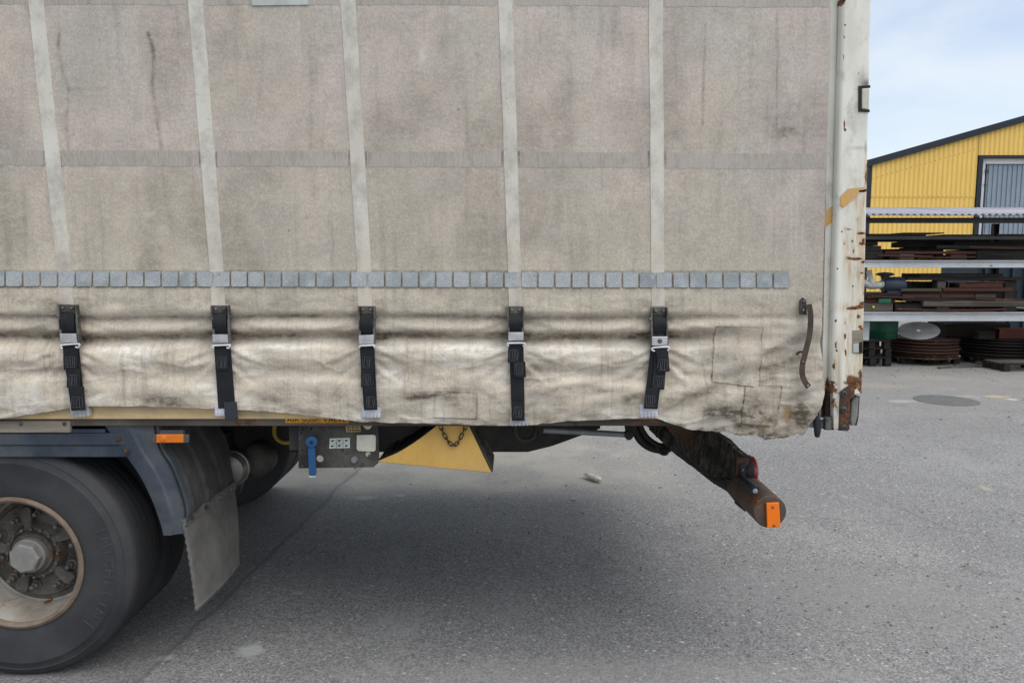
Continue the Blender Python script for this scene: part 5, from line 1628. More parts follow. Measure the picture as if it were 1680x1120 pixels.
# mudflap: hangs from the guard's foot, bent back at its hem
nearT, nearB = P(299, 852, 0.035), P(322, 1003, 0.035)
farT, farB = P(383, 793, 0.50), P(391, 928, 0.50)
v, f = [], []
nu_, nv_ = 26, 26
for i in range(nv_):
    t = i / (nv_ - 1)
    for k in range(nu_):
        s = k / (nu_ - 1)
        a = nearT.lerp(nearB, t); b = farT.lerp(farB, t)
        p = a.lerp(b, s)
        bow = 0.010 * math.sin(math.pi * t) * (0.4 + 0.6 * s) + 0.010 * t * t * math.sin(math.pi * s)
        jag = 0.0035 * (((i * 2) % 2) or (1 if i % 2 else -1)) if (k == 0) else 0
        v.append(p + Vector((bow, jag, 0.0)))
for i in range(nv_ - 1):
    for k in range(nu_ - 1):
        a = i * nu_ + k
        f.append((a, a + 1, a + nu_ + 1, a + nu_))
flap = mk('mudflap', (v, f), M['flap'], lorry, recalc=False, smooth=60)
sm = flap.modifiers.new('thickness', 'SOLIDIFY'); sm.thickness = 0.008; sm.offset = 0
v, f = [], []
for k in range(12):
    s = k / 11
    p = nearT.lerp(farT, s)
    v += [p + Vector((0.010, 0, 0.012)), p + Vector((0.013, 0, -0.024)), p + Vector((-0.008, 0, -0.024)), p + Vector((-0.008, 0, 0.012))]
for i in range(11):
    for k in range(4):
        f.append((i * 4 + k, i * 4 + (k + 1) % 4, i * 4 + 4 + (k + 1) % 4, i * 4 + 4 + k))
f += [(0, 1, 2, 3), tuple(44 + k for k in range(4))]
mk('flap_clamp', (v, f), M['flap'], flap, bevel=0.002)
for s in (0.10, 0.36, 0.62, 0.88):
    p = nearT.lerp(farT, s) + Vector((0.013, 0, -0.007))
    mk('bolt', lathe([(0.011, 0.0), (0.010, 0.003), (0.006, 0.004), (0.006, 0.010), (0.0, 0.011)], p, 'x', 10), M['rustplate'] if s < 0.5 else M['nut'], flap)
for (t0, s0, s1) in [(0.12, 0.06, 0.7), (0.20, 0.04, 0.45), (0.30, 0.1, 0.9)]:
    pass
# hem rib near the bottom edge of the flap
rb = []
for k in range(14):
    s = k / 13
    t = 0.955
    a = nearT.lerp(nearB, t); b = farT.lerp(farB, t)
    p = a.lerp(b, s)
    bow = 0.010 * math.sin(math.pi * t) * (0.4 + 0.6 * s) + 0.010 * t * t * math.sin(math.pi * s)
    rb.append(p + Vector((bow + 0.005, 0, 0)))
mk('flap_rib', tube(rb, 0.004, 8), M['flap'], flap, smooth=50)
# amber side marker
ml = mk('side_marker', plate([(249, 713), (309, 713), (309, 726), (249, 726)], 0.006, 0.012), M['greyplastic'], lorry, bevel=0.002)
mk('marker_stay', plate([(262, 706), (300, 706), (300, 713), (262, 713)], 0.018, 0.02), M['blue'], ml)
mk('lens', plate([(256, 712.5), (300.5, 712.5), (300.5, 726.3), (256, 726.3)], 0.0, 0.014), M['amberlens'], ml, bevel=0.003)
mk('lens_bulb', lathe([(0.012, 0.0), (0.010, -0.003), (0.0, -0.004)], P(267, 719, 0.0), 'y', 18), M['amberlens'], ml, smooth=40)
for a in (252.5, 305):
    mk('screw', lathe([(0.0042, 0.0), (0.0035, -0.002), (0, -0.0025)], P(a, 719.5, 0.006), 'y', 10), M['zinc'], ml)

# ================================================================== WHEEL CHOCK in its place under the rail
chock_top = zpy(697.5, 0.04)
cpts = [(619, 757)] + [tuple(q)[:2] for q in spline([(630, 752, 0), (655, 741, 0), (685, 722, 0), (705, 707, 0), (717, 697.8, 0)], 4)] + [(769, 697.8), (806, 775)]
cf = plate(cpts, 0.04, 0.27)
cb = Vector((P(740, 760, 0.04).x, 0.17, min(p.z for p in cf[0])))
chock = root('wheel_chock', cb, 'yellow wheel chock slung under the lorry on a small dark chain', 'wheel chock')
shell = mk('wedge_shell', plate(cpts, 0.04, 0.006), M['chock'], chock, bevel=0.0015)
# concave tread and dark back, inset behind the yellow cheek
cpi = [(p[0] + 1.5, p[1] - 0.6) for p in cpts]
mk('tread', ([Vector((p.x, p.y, p.z)) for p in plate(cpts, 0.0465, 0.26)[0]], plate(cpts, 0.0465, 0.26)[1]), M['under'], chock)
for k in range(1, 12):
    i = 1 + int(k * 1.6)
    if i + 1 < len(cpts) - 2:
        a = P(cpts[i][0], cpts[i][1], 0.05)
        mk('tread_rib', tube([a + Vector((0, 0, 0.001)), a + Vector((0, 0.25, 0.001))], 0.004, 6), M['under'], chock)
mk('back_plate', prism([P(770.5, 697.9, 0.06), P(807.2, 774.4, 0.06), P(807.2, 774.4, 0.06) + Vector((0, .24, 0)), P(770.5, 697.9, 0.06) + Vector((0, .24, 0))], (0.003, 0, 0.001)), M['panel'], chock)
for t in (0.25, 0.5, 0.72):
    for yy in (0.13, 0.22):
        p = P(770.5 + 36.7 * t, 697.9 + 76.5 * t, 0.06)
        mk('back_hole', lathe([(0.006, 0), (0.006, 0.003), (0, 0.003)], Vector((p.x + 0.004, yy, p.z)), 'x', 10), M['ink'], chock)
cat = [(722, 697), (724.5, 704), (728, 711.5), (732, 718.5), (736.5, 725), (741, 729.5), (746.5, 730), (751, 725.5), (755, 719), (758.5, 711.5), (762, 704), (765, 697)]
for i in range(len(cat) - 1):
    a, b = P(*cat[i], 0.028), P(*cat[i + 1], 0.028)
    d = (b - a); L = d.length * 0.5 + 0.0035; d.normalize()
    sd = Vector((0, 1, 0)) if i % 2 else d.cross(Vector((0, 1, 0)))
    c = (a + b) / 2
    w_ = 0.0058
    pth = []
    for k in range(14):
        th = 2 * math.pi * k / 14
        ex = (L - w_) * (1 if math.cos(th) > 0 else -1) + w_ * math.cos(th)
        pth.append(c + d * ex + sd * (w_ * math.sin(th)))
    mk('chain_link', ring(pth, 0.0020, 7), M['chain'], chock, smooth=60)

# ================================================================== things lying on the yard
def blob(c, rx, ry, rz, seed, n=10, rough=0.35):
    rnd = random.Random(seed)
    v, f = [], []
    m = 6
    for i in range(m + 1):
        th = math.pi * i / m
        for k in range(n):
            ph = 2 * math.pi * k / n
            s = 1 + rnd.uniform(-rough, rough)
            v.append(Vector(c) + Vector((rx * s * math.sin(th) * math.cos(ph), ry * s * math.sin(th) * math.sin(ph), rz * (1 + rnd.uniform(-rough, rough) * .4) * math.cos(th))))
    for i in range(m):
        for k in range(n):
            f.append((i * n + k, i * n + (k + 1) % n, (i + 1) * n + (k + 1) % n, (i + 1) * n + k))
    return v, f


g0 = G(958, 783); g1 = G(986, 793)
pth = [g0.lerp(g1, t) + Vector((0, 0, 0.012)) for t in (0, .2, .45, .7, .9, 1.0)]
o = mk('wood_splinter', tube(pth, [0.006, 0.018, 0.022, 0.020, 0.016, 0.006], 9), M['driftwood'], smooth=30)
rj = random.Random(2)
for vv in o.data.vertices:
    vv.co += Vector((rj.uniform(-.006, .006), rj.uniform(-.006, .006), rj.uniform(-.003, .006)))
tag(lift(o), 'pale splintered scrap of wood lying on the asphalt behind the chock', 'wood scrap')
o.location.z = 0.001
o = mk('pebble', blob(G(941, 820) + Vector((0, 0, 0.006)), 0.016, 0.012, 0.007, 5), M['sticker'], smooth=40)
tag(lift(o), 'small white pebble on the asphalt below the splinter of wood', 'pebble')
o.location.z = 0.0
# manhole cover
mc = G(1552, 657)
o = mk('manhole_cover', lathe([(0.0, 0.010), (0.315, 0.010), (0.33, 0.006), (0.335, 0.001)], (mc.x, mc.y, 0), 'z', 48), M['manhole'], smooth=20)
tag(lift(o), 'round dark iron cover set flush in the asphalt before the rack', 'manhole cover')
o.location.z = 0.001

# loose grit scattered over the yard: nobody could count it
V, Fc = [], []
rnd = random.Random(3)
for k in range(1500):
    if k < 900:
        p = G(rnd.uniform(100, 1680), rnd.triangular(720, 1118, 1000))
    elif k < 1100:
        p = Vector((rnd.uniform(3.6, 9.5), rnd.gauss(8.0, 0.35), 0))
    else:
        p = Vector((rnd.uniform(0.5, 9.0), rnd.uniform(2.2, 8.0), 0))
    if (p - Vector((WC.x, 0.2, 0))).length < 0.35:
        continue
    s = rnd.choice([0.0022, 0.003, 0.004, 0.0055, 0.008]) * (1.0 if k < 900 else rnd.choice([1.0, 1.4, 1.9]))
    a = rnd.uniform(0, 6.28)
    n = len(V)
    for j in range(4):
        V.append((p.x + s * math.cos(a + j * 1.57) * rnd.uniform(.7, 1.3), p.y + s * math.sin(a + j * 1.57) * rnd.uniform(.7, 1.3), 0.0005))
    for j in range(4):
        V.append((p.x + .6 * s * math.cos(a + j * 1.57), p.y + .6 * s * math.sin(a + j * 1.57), s * rnd.uniform(.6, 1.1)))
    Fc += [(n, n + 1, n + 5, n + 4), (n + 1, n + 2, n + 6, n + 5), (n + 2, n + 3, n + 7, n + 6), (n + 3, n, n + 4, n + 7), (n + 4, n + 5, n + 6, n + 7)]
grit = mk('grit', (V, Fc), M['gravel'])
grit['kind'] = 'stuff'
grit['label'] = 'loose grey grit scattered over the asphalt yard'
grit['category'] = 'grit'

# ================================================================== STORAGE RACK
RY0, RY1 = 8.35, 9.65
rack = root('storage_rack', (P(1560, 560, RY0).x, (RY0 + RY1) / 2, 0), 'pale grey steel storage rack under a corrugated canopy, loaded with old timber and steel', 'storage rack')
RX0, RX1 = P(1240, 500, RY0).x, P(2120, 500, RY0).x
lev = []
for (pt, pb) in [(512, 526.5), (427, 439)]:
    z1, z0 = P(1550, pt, RY0).z, P(1550, pb, RY0).z
    lev.append(z1)
    for yy in (RY0, RY1 - 0.06):
        b = mk('shelf_beam', join(box(RX0, RX1, yy, yy + 0.012, z0 + 0.012, z1 - 0.012), box(RX0, RX1, yy - 0.03, yy + 0.045, z1 - 0.012, z1), box(RX0, RX1, yy - 0.03, yy + 0.045, z0, z0 + 0.012)), M['rack'], rack, bevel=0.002)
    for xx in np.arange(RX0 + 0.25, RX1, 0.85):
        mk('shelf_bearer', box(xx, xx + 0.05, RY0 + 0.05, RY1 - 0.07, z1 - 0.06, z1 - 0.002), M['rack_dark'], rack)
z1, z0 = P(1550, 387.5, RY0).z, P(1550, 393, RY0).z
lev.append(z1)
for yy in (RY0, RY1 - 0.06):
    mk('shelf_beam', box(RX0, RX1, yy, yy + 0.05, z0, z1), M['rack_dark'], rack, bevel=0.002)
zc = P(1550, 360, RY0).z
UPX = [P(1300, 500, RY0).x, P(1704, 500, RY0).x, P(2080, 500, RY0).x]
for xx in UPX:
    for yy in (RY0 + 0.08, RY1 - 0.16):
        mk('upright', join(box(xx, xx + 0.012, yy, yy + 0.08, 0, zc), box(xx + 0.012, xx + 0.075, yy + 0.034, yy + 0.046, 0, zc), box(xx + 0.075, xx + 0.087, yy, yy + 0.08, 0, zc)), M['rack_dark'], rack)
# canopy: corrugated sheets rising to the back
mk('canopy_beam', box(RX0, RX1, RY0 - 0.02, RY0 + 0.04, P(1550, 366, RY0).z, P(1550, 359, RY0).z), M['rack_dark'], rack)
mk('canopy_beam', box(RX0, RX1, RY1 - 0.06, RY1, zc + 0.02, zc + 0.10), M['rack_dark'], rack)
zcf = P(1550, 356.5, RY0).z
pitch_, amp_ = 0.098, 0.016
for s in range(10):
    sx0 = RX0 + s * 0.98
    if sx0 + 0.98 > RX1 + 0.2:
        break
    xs = np.linspace(sx0, sx0 + 1.0, 81)
    yy = np.array([RY0 - 0.22, RY1 + 0.2])
    X, Y = np.meshgrid(xs, yy)
    Zc = zcf + 0.02 + (Y - yy[0]) * 0.125 + amp_ * np.cos((X - RX0) / pitch_ * 2 * math.pi) + 0.003 * (s % 2)
    me = grid_mesh(X, Y, Zc, None, 'canopy_sheet')
    me.materials.append(M['fibre'])
    me.transform(Matrix.Translation(-WLOC[rack.name]))
    o = mk('canopy_sheet', me, None, rack)
    sm = o.modifiers.new('thickness', 'SOLIDIFY'); sm.thickness = 0.006; sm.offset = 1


def item(name, a, b, c, d, y0, y1, mat, label, cat, group=None, ztop=None, zbot=None, skew=0.0, cham=0.12):
    """beam or board: picture box (a,b)-(c,d) seen on its front plane y0; ragged, a little skewed"""
    p0, p1 = P(a, d, y0), P(c, b, y0)
    zb_ = p0.z if zbot is None else zbot
    zt_ = p1.z if ztop is None else ztop
    h = zt_ - zb_
    e = min(h, 0.08) * cham
    n = max(2, int((p1.x - p0.x) / 0.25))
    v, f = [], []
    rn = random.Random(int(a * 7 + b * 13))
    for i in range(n + 1):
        x = p0.x + (p1.x - p0.x) * i / n
        w1, w2 = rn.uniform(-.03, .03) * h, rn.uniform(-.03, .03) * h
        sk = skew * (i / n - .5) * (p1.x - p0.x)
        v += [(x, y0 + sk, zb_ + e), (x, y0 + sk + e, zb_), (x, y1 + sk - e, zb_), (x, y1 + sk, zb_ + e), (x, y1 + sk, zt_ - e + w2), (x, y1 + sk - e, zt_ + w2), (x, y0 + sk + e, zt_ + w1), (x, y0 + sk, zt_ - e + w1)]
    for i in range(n):
        for k in range(8):
            f.append((i * 8 + k, i * 8 + (k + 1) % 8, i * 8 + 8 + (k + 1) % 8, i * 8 + 8 + k))
    f += [tuple(range(8)), tuple(n * 8 + k for k in range(8))]
    o = mk(name, (v, f), mat)
    lift(o)
    return tag(o, label, cat, group)


B = 'boards and bars stacked on the rack'
zA, zBs, zT = lev[1], lev[0], lev[2]
yf = RY0 + 0.02
# top tier: thin plates lying on the narrow beam
item('steel_plate', 1425, 383.5, 1520, 387.5, yf, yf + 0.9, M['darkwood'], 'long thin dark plate on the top tier, nearest the lorry', 'steel plate', B, zbot=zT, skew=0.02)
item('steel_plate', 1482, 381.5, 1549, 383.3, yf + 0.02, yf + 0.5, M['rustdisc'], 'thin rust-brown plate lying on another plate on the top tier', 'steel plate', B, skew=-0.02)
item('steel_plate', 1552, 384.5, 1632, 387.5, yf, yf + 0.8, M['darkwood'], 'thin dark plate on the top tier before the grey door', 'steel plate', B, zbot=zT)
item('steel_plate', 1636, 384.0, 1790, 387.5, yf, yf + 0.8, M['rustdisc_dark'], 'thin rusty plate on the top tier at the picture edge', 'steel plate', B, zbot=zT)
# second tier
item('timber_block', 1404, 412.5, 1449, 427, yf, yf + 0.5, M['darkwood'], 'dark timber block on the second tier beside the white post', 'timber', B, zbot=zA)
item('timber_block', 1404, 403, 1446, 412.3, yf, yf + 0.6, M['darkwood'], 'dark board on the second tier lying on the block by the post', 'timber', B, skew=.03)
item('timber_block', 1400, 396.5, 1440, 402.8, yf + .05, yf + 0.6, M['darkwood'], 'short black board topping the pile beside the post', 'timber', B, skew=-.04)
item('timber_block', 1476, 417, 1500, 427, yf, yf + 0.3, M['greywood'], 'grey spacer block under the long brown bar', 'timber', B, zbot=zA)
item('timber_block', 1560, 418, 1586, 427, yf, yf + 0.4, M['redwood'], 'red-brown spacer block under the end of the long brown bar', 'timber', B, zbot=zA)
item('steel_bar', 1452, 412, 1602, 416.8, yf, yf + 0.16, M['redwood'], 'long red-brown bar across two spacer blocks on the second tier', 'steel bar', B)
item('timber_block', 1486, 406.2, 1510, 411.9, yf + .3, yf + 0.5, M['darkwood'], 'small black packing block behind the long brown bar', 'timber', B, zbot=zA)
item('steel_bar', 1474, 397, 1553, 405.9, yf + .28, yf + 0.5, M['darkwood'], 'thick black bar hanging level above the long brown bar', 'steel bar', B)
item('timber_block', 1602, 409, 1760, 427, yf + 0.1, yf + 0.9, M['darkwood'], 'wide dark stack base on the second tier at the picture edge', 'timber', B, zbot=zA)
item('steel_bar', 1536, 402, 1700, 408.8, yf + 0.05, yf + 0.7, M['darkwood'], 'long black board overhanging the dark stack base', 'timber', B, skew=.02)
item('steel_bar', 1566, 395.5, 1720, 401.8, yf + 0.1, yf + 0.7, M['rustdisc_dark'], 'rusty black board uppermost on the second tier', 'timber', B, skew=-.02)
# third tier (lowest shelf)
item('timber_bearer', 1537, 503.5, 1558, 512, yf, yf + 0.9, M['darkwood'], 'dark bearer under the middle of the big grey timber', 'timber', B, zbot=zBs)
item('timber_bearer', 1645, 503.5, 1668, 512, yf, yf + 0.9, M['darkwood'], 'dark bearer under the right half of the big grey timber', 'timber', B, zbot=zBs)
item('timber_beam', 1515, 494, 1740, 503.2, yf, yf + 0.18, M['greywood'], 'big grey weathered timber on the lowest shelf', 'timber', B)
item('timber_beam', 1468, 497, 1514, 512, yf + .06, yf + 0.5, M['darkwood'], 'dark stubby timber left of the big grey one', 'timber', B, zbot=zBs)
item('board', 1480, 488.8, 1634, 493.8, yf + .02, yf + 0.6, M['darkwood'], 'dark board lying straight on the big grey timber', 'board', B, skew=.01)
item('board', 1545, 483.2, 1598, 488.6, yf + .02, yf + 0.4, M['redwood'], 'short red-brown board halfway up the lowest shelf pile', 'board', B, skew=-.03)
item('board', 1480, 483.2, 1544, 488.6, yf + .03, yf + 0.4, M['redwood'], 'dull red board next to the blue casing, low in the pile', 'board', B, skew=.03)
item('board', 1600, 483.0, 1634, 488.6, yf + .03, yf + 0.5, M['olivewood'], 'short olive board right of the red-brown ones', 'board', B)
item('board', 1478, 478.4, 1640, 483.0, yf + .05, yf + 0.5, M['darkwood'], 'long dark board across the middle of the lowest shelf pile', 'board', B)
item('board', 1478, 473.6, 1546, 478.2, yf + .02, yf + 0.4, M['olivewood'], 'olive board beside the blue casing', 'board', B, skew=.02)
item('board', 1548, 472.5, 1662, 478.2, yf + .02, yf + 0.5, M['redwood'], 'long dark red board near the top of the pile', 'board', B, skew=-.02)
item('board', 1574, 464.5, 1646, 472.3, yf + .03, yf + 0.3, M['redwood'], 'thick red-brown board near the top of the pile', 'board', B, skew=.02)
item('board', 1496, 462, 1556, 473.4, yf + .30, yf + 0.6, M['darkwood'], 'black block behind the olive board', 'board', B)
item('board', 1538, 460, 1552, 471, yf + .10, yf + 0.26, M['greywood'], 'small grey block under the black top board', 'board', B, zbot=P(1540, 473.6, yf + .1).z)
item('board', 1490, 455.2, 1690, 459.8, yf + .06, yf + 0.7, M['darkwood'], 'long black board lying across the pile top', 'board', B)
item('board', 1510, 449, 1646, 455.0, yf + .06, yf + 0.6, M['darkwood'], 'black plank topmost on the lowest shelf', 'board', B)
item('board', 1648, 459.9, 1668, 493.6, yf + .30, yf + 0.7, M['greywood'], 'grey upright block propping the long black board', 'board', B)
item('crate', 1404, 497.5, 1465, 512, yf + 0.01, yf + 0.6, M['greywood'], 'low grey crate on the lowest shelf right beside the post', 'crate', None, zbot=zBs)
item('board', 1400, 489.5, 1470, 497.2, yf + 0.05, yf + 0.6, M['redwood'], 'rusty flat board lying on the low grey crate', 'board', B, skew=.04)
item('board', 1398, 481.0, 1478, 489.2, yf + 0.02, yf + 0.6, M['rustdisc_dark'], 'dark rusty board carrying the blue casing', 'board', B, skew=-.02)
o = mk('plastic_tub', lathe([(0.0, -0.012), (0.014, -0.010), (0.018, 0.0), (0.018, 0.01)], P(1433, 503.5, yf - 0.001), 'y', 14), M['yellowdot'], smooth=40)
tag(o, 'small bright yellow tub end on the low grey crate', 'tub')
item('plastic_offcut', 1442, 490.5, 1462, 495.5, yf + 0.005, yf + 0.045, M['greenbit'], 'small green plastic offcut on the low grey crate', 'plastic', None, zbot=P(1442, 497.3, yf).z)
rnd = random.Random(21)
ORD = ['first', 'second', 'third', 'fourth', 'fifth', 'sixth', 'seventh', 'eighth', 'ninth', 'tenth']
for tz, tier, spans in [(zA, 'second', [(1448, 30), (1508, 40), (1550, 28), (1590, 46), (1640, 30)]), (zBs, 'lowest', [(1462, 26), (1500, 34), (1540, 50), (1585, 30), (1612, 44), (1650, 24)])]:
    for k, (a, w_) in enumerate(spans):
        yb0 = yf + rnd.uniform(0.65, 0.95)
        item('offcut', a, 400, a + w_, 410, yb0, yb0 + rnd.uniform(.04, .2), rnd.choice([M['redwood'], M['rustdisc'], M['rustdisc_dark'], M['greywood']]),
             'rusty offcut at the back of the %s tier, %s from the white post' % (tier, ORD[k]), 'offcut', 'offcuts at the back of the shelves', zbot=tz, ztop=tz + rnd.uniform(0.05, 0.32), skew=rnd.uniform(-.1, .1))
# rusty bars poking out of the stock, a little crooked
for k, (a, b, y0_, y1_, tz, r_) in enumerate([(1440, 1530, 418.5, 421.0, zA, .016), (1505, 1600, 423.5, 421.5, zA, .014), (1590, 1700, 405.5, 408.0, None, .013), (1470, 1560, 507.0, 509.5, zBs, .016), (1560, 1650, 509.0, 507.5, zBs, .014), (1600, 1700, 490.5, 492.5, None, .015), (1430, 1500, 486.0, 488.8, None, .013)]):
    p, q = P(a, y0_, yf - 0.04), P(b, y1_, yf - 0.06)
    o = mk('round_bar', tube([p, p.lerp(q, 0.5) + Vector((0, 0, -0.004)), q], r_, 8), M['rustdisc'] if k % 2 else M['redwood'], smooth=40)
    lift(o)
    tag(o, ['crooked rusty round bar at the front of the second tier, nearest the post', 'rusty round bar sloping up in the middle of the second tier', 'rusty round bar near the top of the second tier, at the picture edge', 'rusty round bar low on the lowest shelf, left of the bearers', 'rusty round bar low on the lowest shelf, between the bearers', 'rusty round bar lying against the big grey timber', 'short rusty round bar beside the blue casing'][k], 'steel bar', 'round bars on the rack')
for k, (a, b, c, m_) in enumerate([(1500, 1560, 493.9, 'rustdisc'), (1590, 1655, 463.5, 'rustdisc'), (1425, 1470, 480.6, 'rustdisc'), (1560, 1640, 502, 'rustdisc')]):
    p, q = P(a, c, yf - 0.03), P(b, c, yf - 0.01)
    z_ = [P(a, 493.6, yf).z + 0.012, P(a, 464.3, yf).z + 0.012, P(a, 489.3, yf).z + 0.012, zBs + 0.013][k]
    o = mk('rusty_pipe', tube([(p.x, yf + 0.03 - 0.05 * (k == 3) - 0.01 * k, z_), (q.x, yf + 0.06, z_)], 0.012, 10), M[m_], smooth=40)
    lift(o)
    tag(o, ['thin rusty pipe lying on the big grey timber', 'thin rusty pipe topping the thick red-brown board', 'thin rusty pipe lying on the rusty board by the post', 'thin rusty pipe lying on the shelf before the bearers'][k], 'pipe', 'thin pipes on the rack')
# blue machine with white hose
zm = P(1470, 480.8, yf).z
mb = P(1470, 480.8, yf + 0.2)
mach = root('blower', (mb.x, mb.y, zm), 'dark blue machine casing with mushroom cap and white bent hose on the shelf', 'machine')
x0m, x1m = P(1456, 480, yf).x, P(1490, 480, yf).x
mk('casing', lathe([(0.0, x0m), (0.10, x0m), (0.112, x0m + 0.02), (0.112, x1m - 0.03), (0.10, x1m), (0.0, x1m)], (0, yf + 0.15, zm + 0.114), 'x', 28), M['bluemachine'], mach, smooth=35)
mk('casing_foot', box(x0m + 0.03, x1m - 0.03, yf + 0.05, yf + 0.25, zm, zm + 0.03), M['bluemachine'], mach)
mk('cap', lathe([(0.05, -0.06), (0.06, -0.02), (0.13, 0.0), (0.135, 0.012), (0.09, 0.034), (0.0, 0.042)], (P(1452, 450, yf + .15).x, yf + 0.15, P(1452, 451, yf + .15).z), 'z', 28), M['bluemachine'], mach, smooth=40)
hp = spline([P(a, b, yf + 0.14) for a, b in [(1457, 466), (1447, 467), (1436, 468), (1426, 468), (1416, 464), (1404, 470)]], 10)
mk('hose', tube(hp, [0.052 + (0.006 if i % 3 == 0 else 0) for i in range(len(hp))], 16), M['whitehose'], mach, smooth=20)
mk('hose_neck', tube([P(1431, 465, yf + 0.12), P(1428, 455, yf + 0.12), P(1425, 444, yf + 0.12)], [0.045, 0.035, 0.042], 14), M['whitehose'], mach, smooth=40)

# on the ground beneath
def disc_stack(cx_px, cy_px, rpx, n, mat, what, seed, group, ydist):
    rn = random.Random(seed)
    c = P(cx_px, cy_px, ydist)
    R0 = rpx * (ydist + 2.6) / F
    zz = 0.105
    for k in range(n):
        R = R0 * rn.uniform(0.93, 1.0)
        th = rn.uniform(0.018, 0.026)
        dx, dy = rn.uniform(-.03, .03), rn.uniform(-.03, .03)
        prof = [(R * 0.16, 0.0), (R * 0.97, 0.0), (R, -0.006), (R, 0.02), (R * 0.975, th), (R * 0.6, th + 0.002), (R * 0.16, th)]
        o = mk('disc', lathe(prof, (c.x + dx, c.y + dy, zz), 'z', 40, closed=True), mat, smooth=30)
        lift(o)
        pos = ['bottom', 'second', 'third', 'fourth', 'fifth', 'sixth', 'seventh', 'eighth'][k]
        if k == n - 1:
            pos = 'topmost'
        tag(o, f'{pos} {"disc counted from the ground " if pos not in ("topmost", "bottom") else "disc "}of the {what}', 'disc', group)
        zz += th + rn.uniform(0.020, 0.030)
        # packing sticks keep the discs apart
        for s in (-1, 0, 1) if k < n - 1 else ():
            pass
    return c, R0, zz


def pallet(x0, x1, y0, y1, label, h=0.10, z0=0.0, group='pallets on the ground under the rack'):
    r = root('pallet', ((x0 + x1) / 2, (y0 + y1) / 2, z0), label, 'pallet', group)
    n = 5
    for i in range(n):
        a = y0 + (y1 - y0) * i / n
        mk('slat', box(x0, x1, a, a + (y1 - y0) / n * 0.72, z0 + h - 0.018, z0 + h), M['greywood'] if i else M['darkwood'], r)
    for i in range(3):
        a = x0 + (x1 - x0 - 0.09) * i / 2
        for q in range(3):
            b = y0 + (y1 - y0 - 0.1) * q / 2
            mk('block', box(a, a + 0.09, b, b + 0.10, z0, z0 + h - 0.0185), M['darkwood'], r)
    return r


c1 = P(1510, 580, 9.05)
pallet(c1.x - 0.45, c1.x + 0.45, 8.75, 9.45, 'grey pallet under the rust-brown stack of discs', 0.098)
c1, R1, z1s = disc_stack(1510, 575, 57, 7, M['rustdisc'], 'rust-brown stack under the saw blade', 4, 'rust-brown stacked discs', 9.05)
c2 = P(1632, 580, 9.15)
pallet(c2.x - 0.5, c2.x + 0.5, 8.80, 9.55, 'grey pallet under the dark stack of discs', 0.098)
c2, R2, z2s = disc_stack(1634, 575, 66, 7, M['rustdisc_dark'], 'dark stack below the red steel channel', 9, 'dark stacked discs', 9.15)
# saw blade leaning on the stack
sawc = P(1507, 542.5, 8.82)
v, f = [], []
rs, nt = 0.285, 36
outl = []
for k in range(nt):
    a = 2 * math.pi * k / nt
    outl += [(rs * math.cos(a), rs * math.sin(a)), (rs * 1.03 * math.cos(a + .05), rs * 1.03 * math.sin(a + .05)), (rs * 1.03 * math.cos(a + .10), rs * 1.03 * math.sin(a + .10)), (rs * .965 * math.cos(a + .125), rs * .965 * math.sin(a + .125))]
hole_ = [(0.03 * math.cos(2 * math.pi * k / 16), 0.03 * math.sin(2 * math.pi * k / 16)) for k in range(16)]
gv3, gf3 = fill2d([outl, hole_], 0.006)
Rm = Matrix.Rotation(rad(-13), 3, 'Y') @ Matrix.Rotation(rad(-70), 3, 'X')
sv = [Rm @ Vector(p) for p in gv3]
zmin = min(p.z for p in sv)
sawc.z = (z1s - 0.025) - zmin + 0.001
o = mk('saw_blade', ([p + sawc for p in sv], gf3), M['sawsteel'])
lift(o)
tag(o, 'large pale circular saw blade tilted on top of the rust-brown discs', 'saw blade')
# green drum
gp = P(1448, 548, 8.85)
pl_l = pallet(P(1398, 590, 8.6).x, P(1457, 590, 8.6).x, 8.5, 9.3, 'dark broken pallet beside the white post, lowest of its pile', 0.14)
pl_2 = pallet(P(1396, 590, 8.6).x, P(1459, 590, 8.6).x, 8.55, 9.3, 'pallet stacked second in the pile beside the white post', 0.13, 0.142)
pl_3 = pallet(P(1396, 590, 8.6).x, P(1455, 590, 8.6).x, 8.52, 9.28, 'topmost pallet in the pile beside the white post, carrying the green drum', 0.12, 0.274)
zd = 0.396
r_d = 24 * (8.85 + 2.6) / F
zt = P(1450, 524, 8.85).z
o = mk('drum', lathe([(0.0, zd), (r_d * .93, zd), (r_d, zd + 0.02), (r_d, zd + 0.11), (r_d * 1.03, zd + 0.12), (r_d, zd + 0.13), (r_d, zt - 0.03), (r_d * .94, zt - .02), (0, zt - .02)], (gp.x, 8.88, 0), 'z', 32), M['greendrum'], smooth=40)
lift(o)
tag(o, 'green metal drum on the pallets below the shelf beam', 'drum')
item('sheet_scrap', 1400, 527.5, 1427, 551, 8.5, 8.515, M['rack'], 'pale bent sheet leaning before the green drum', 'sheet metal', None, zbot=0.395)
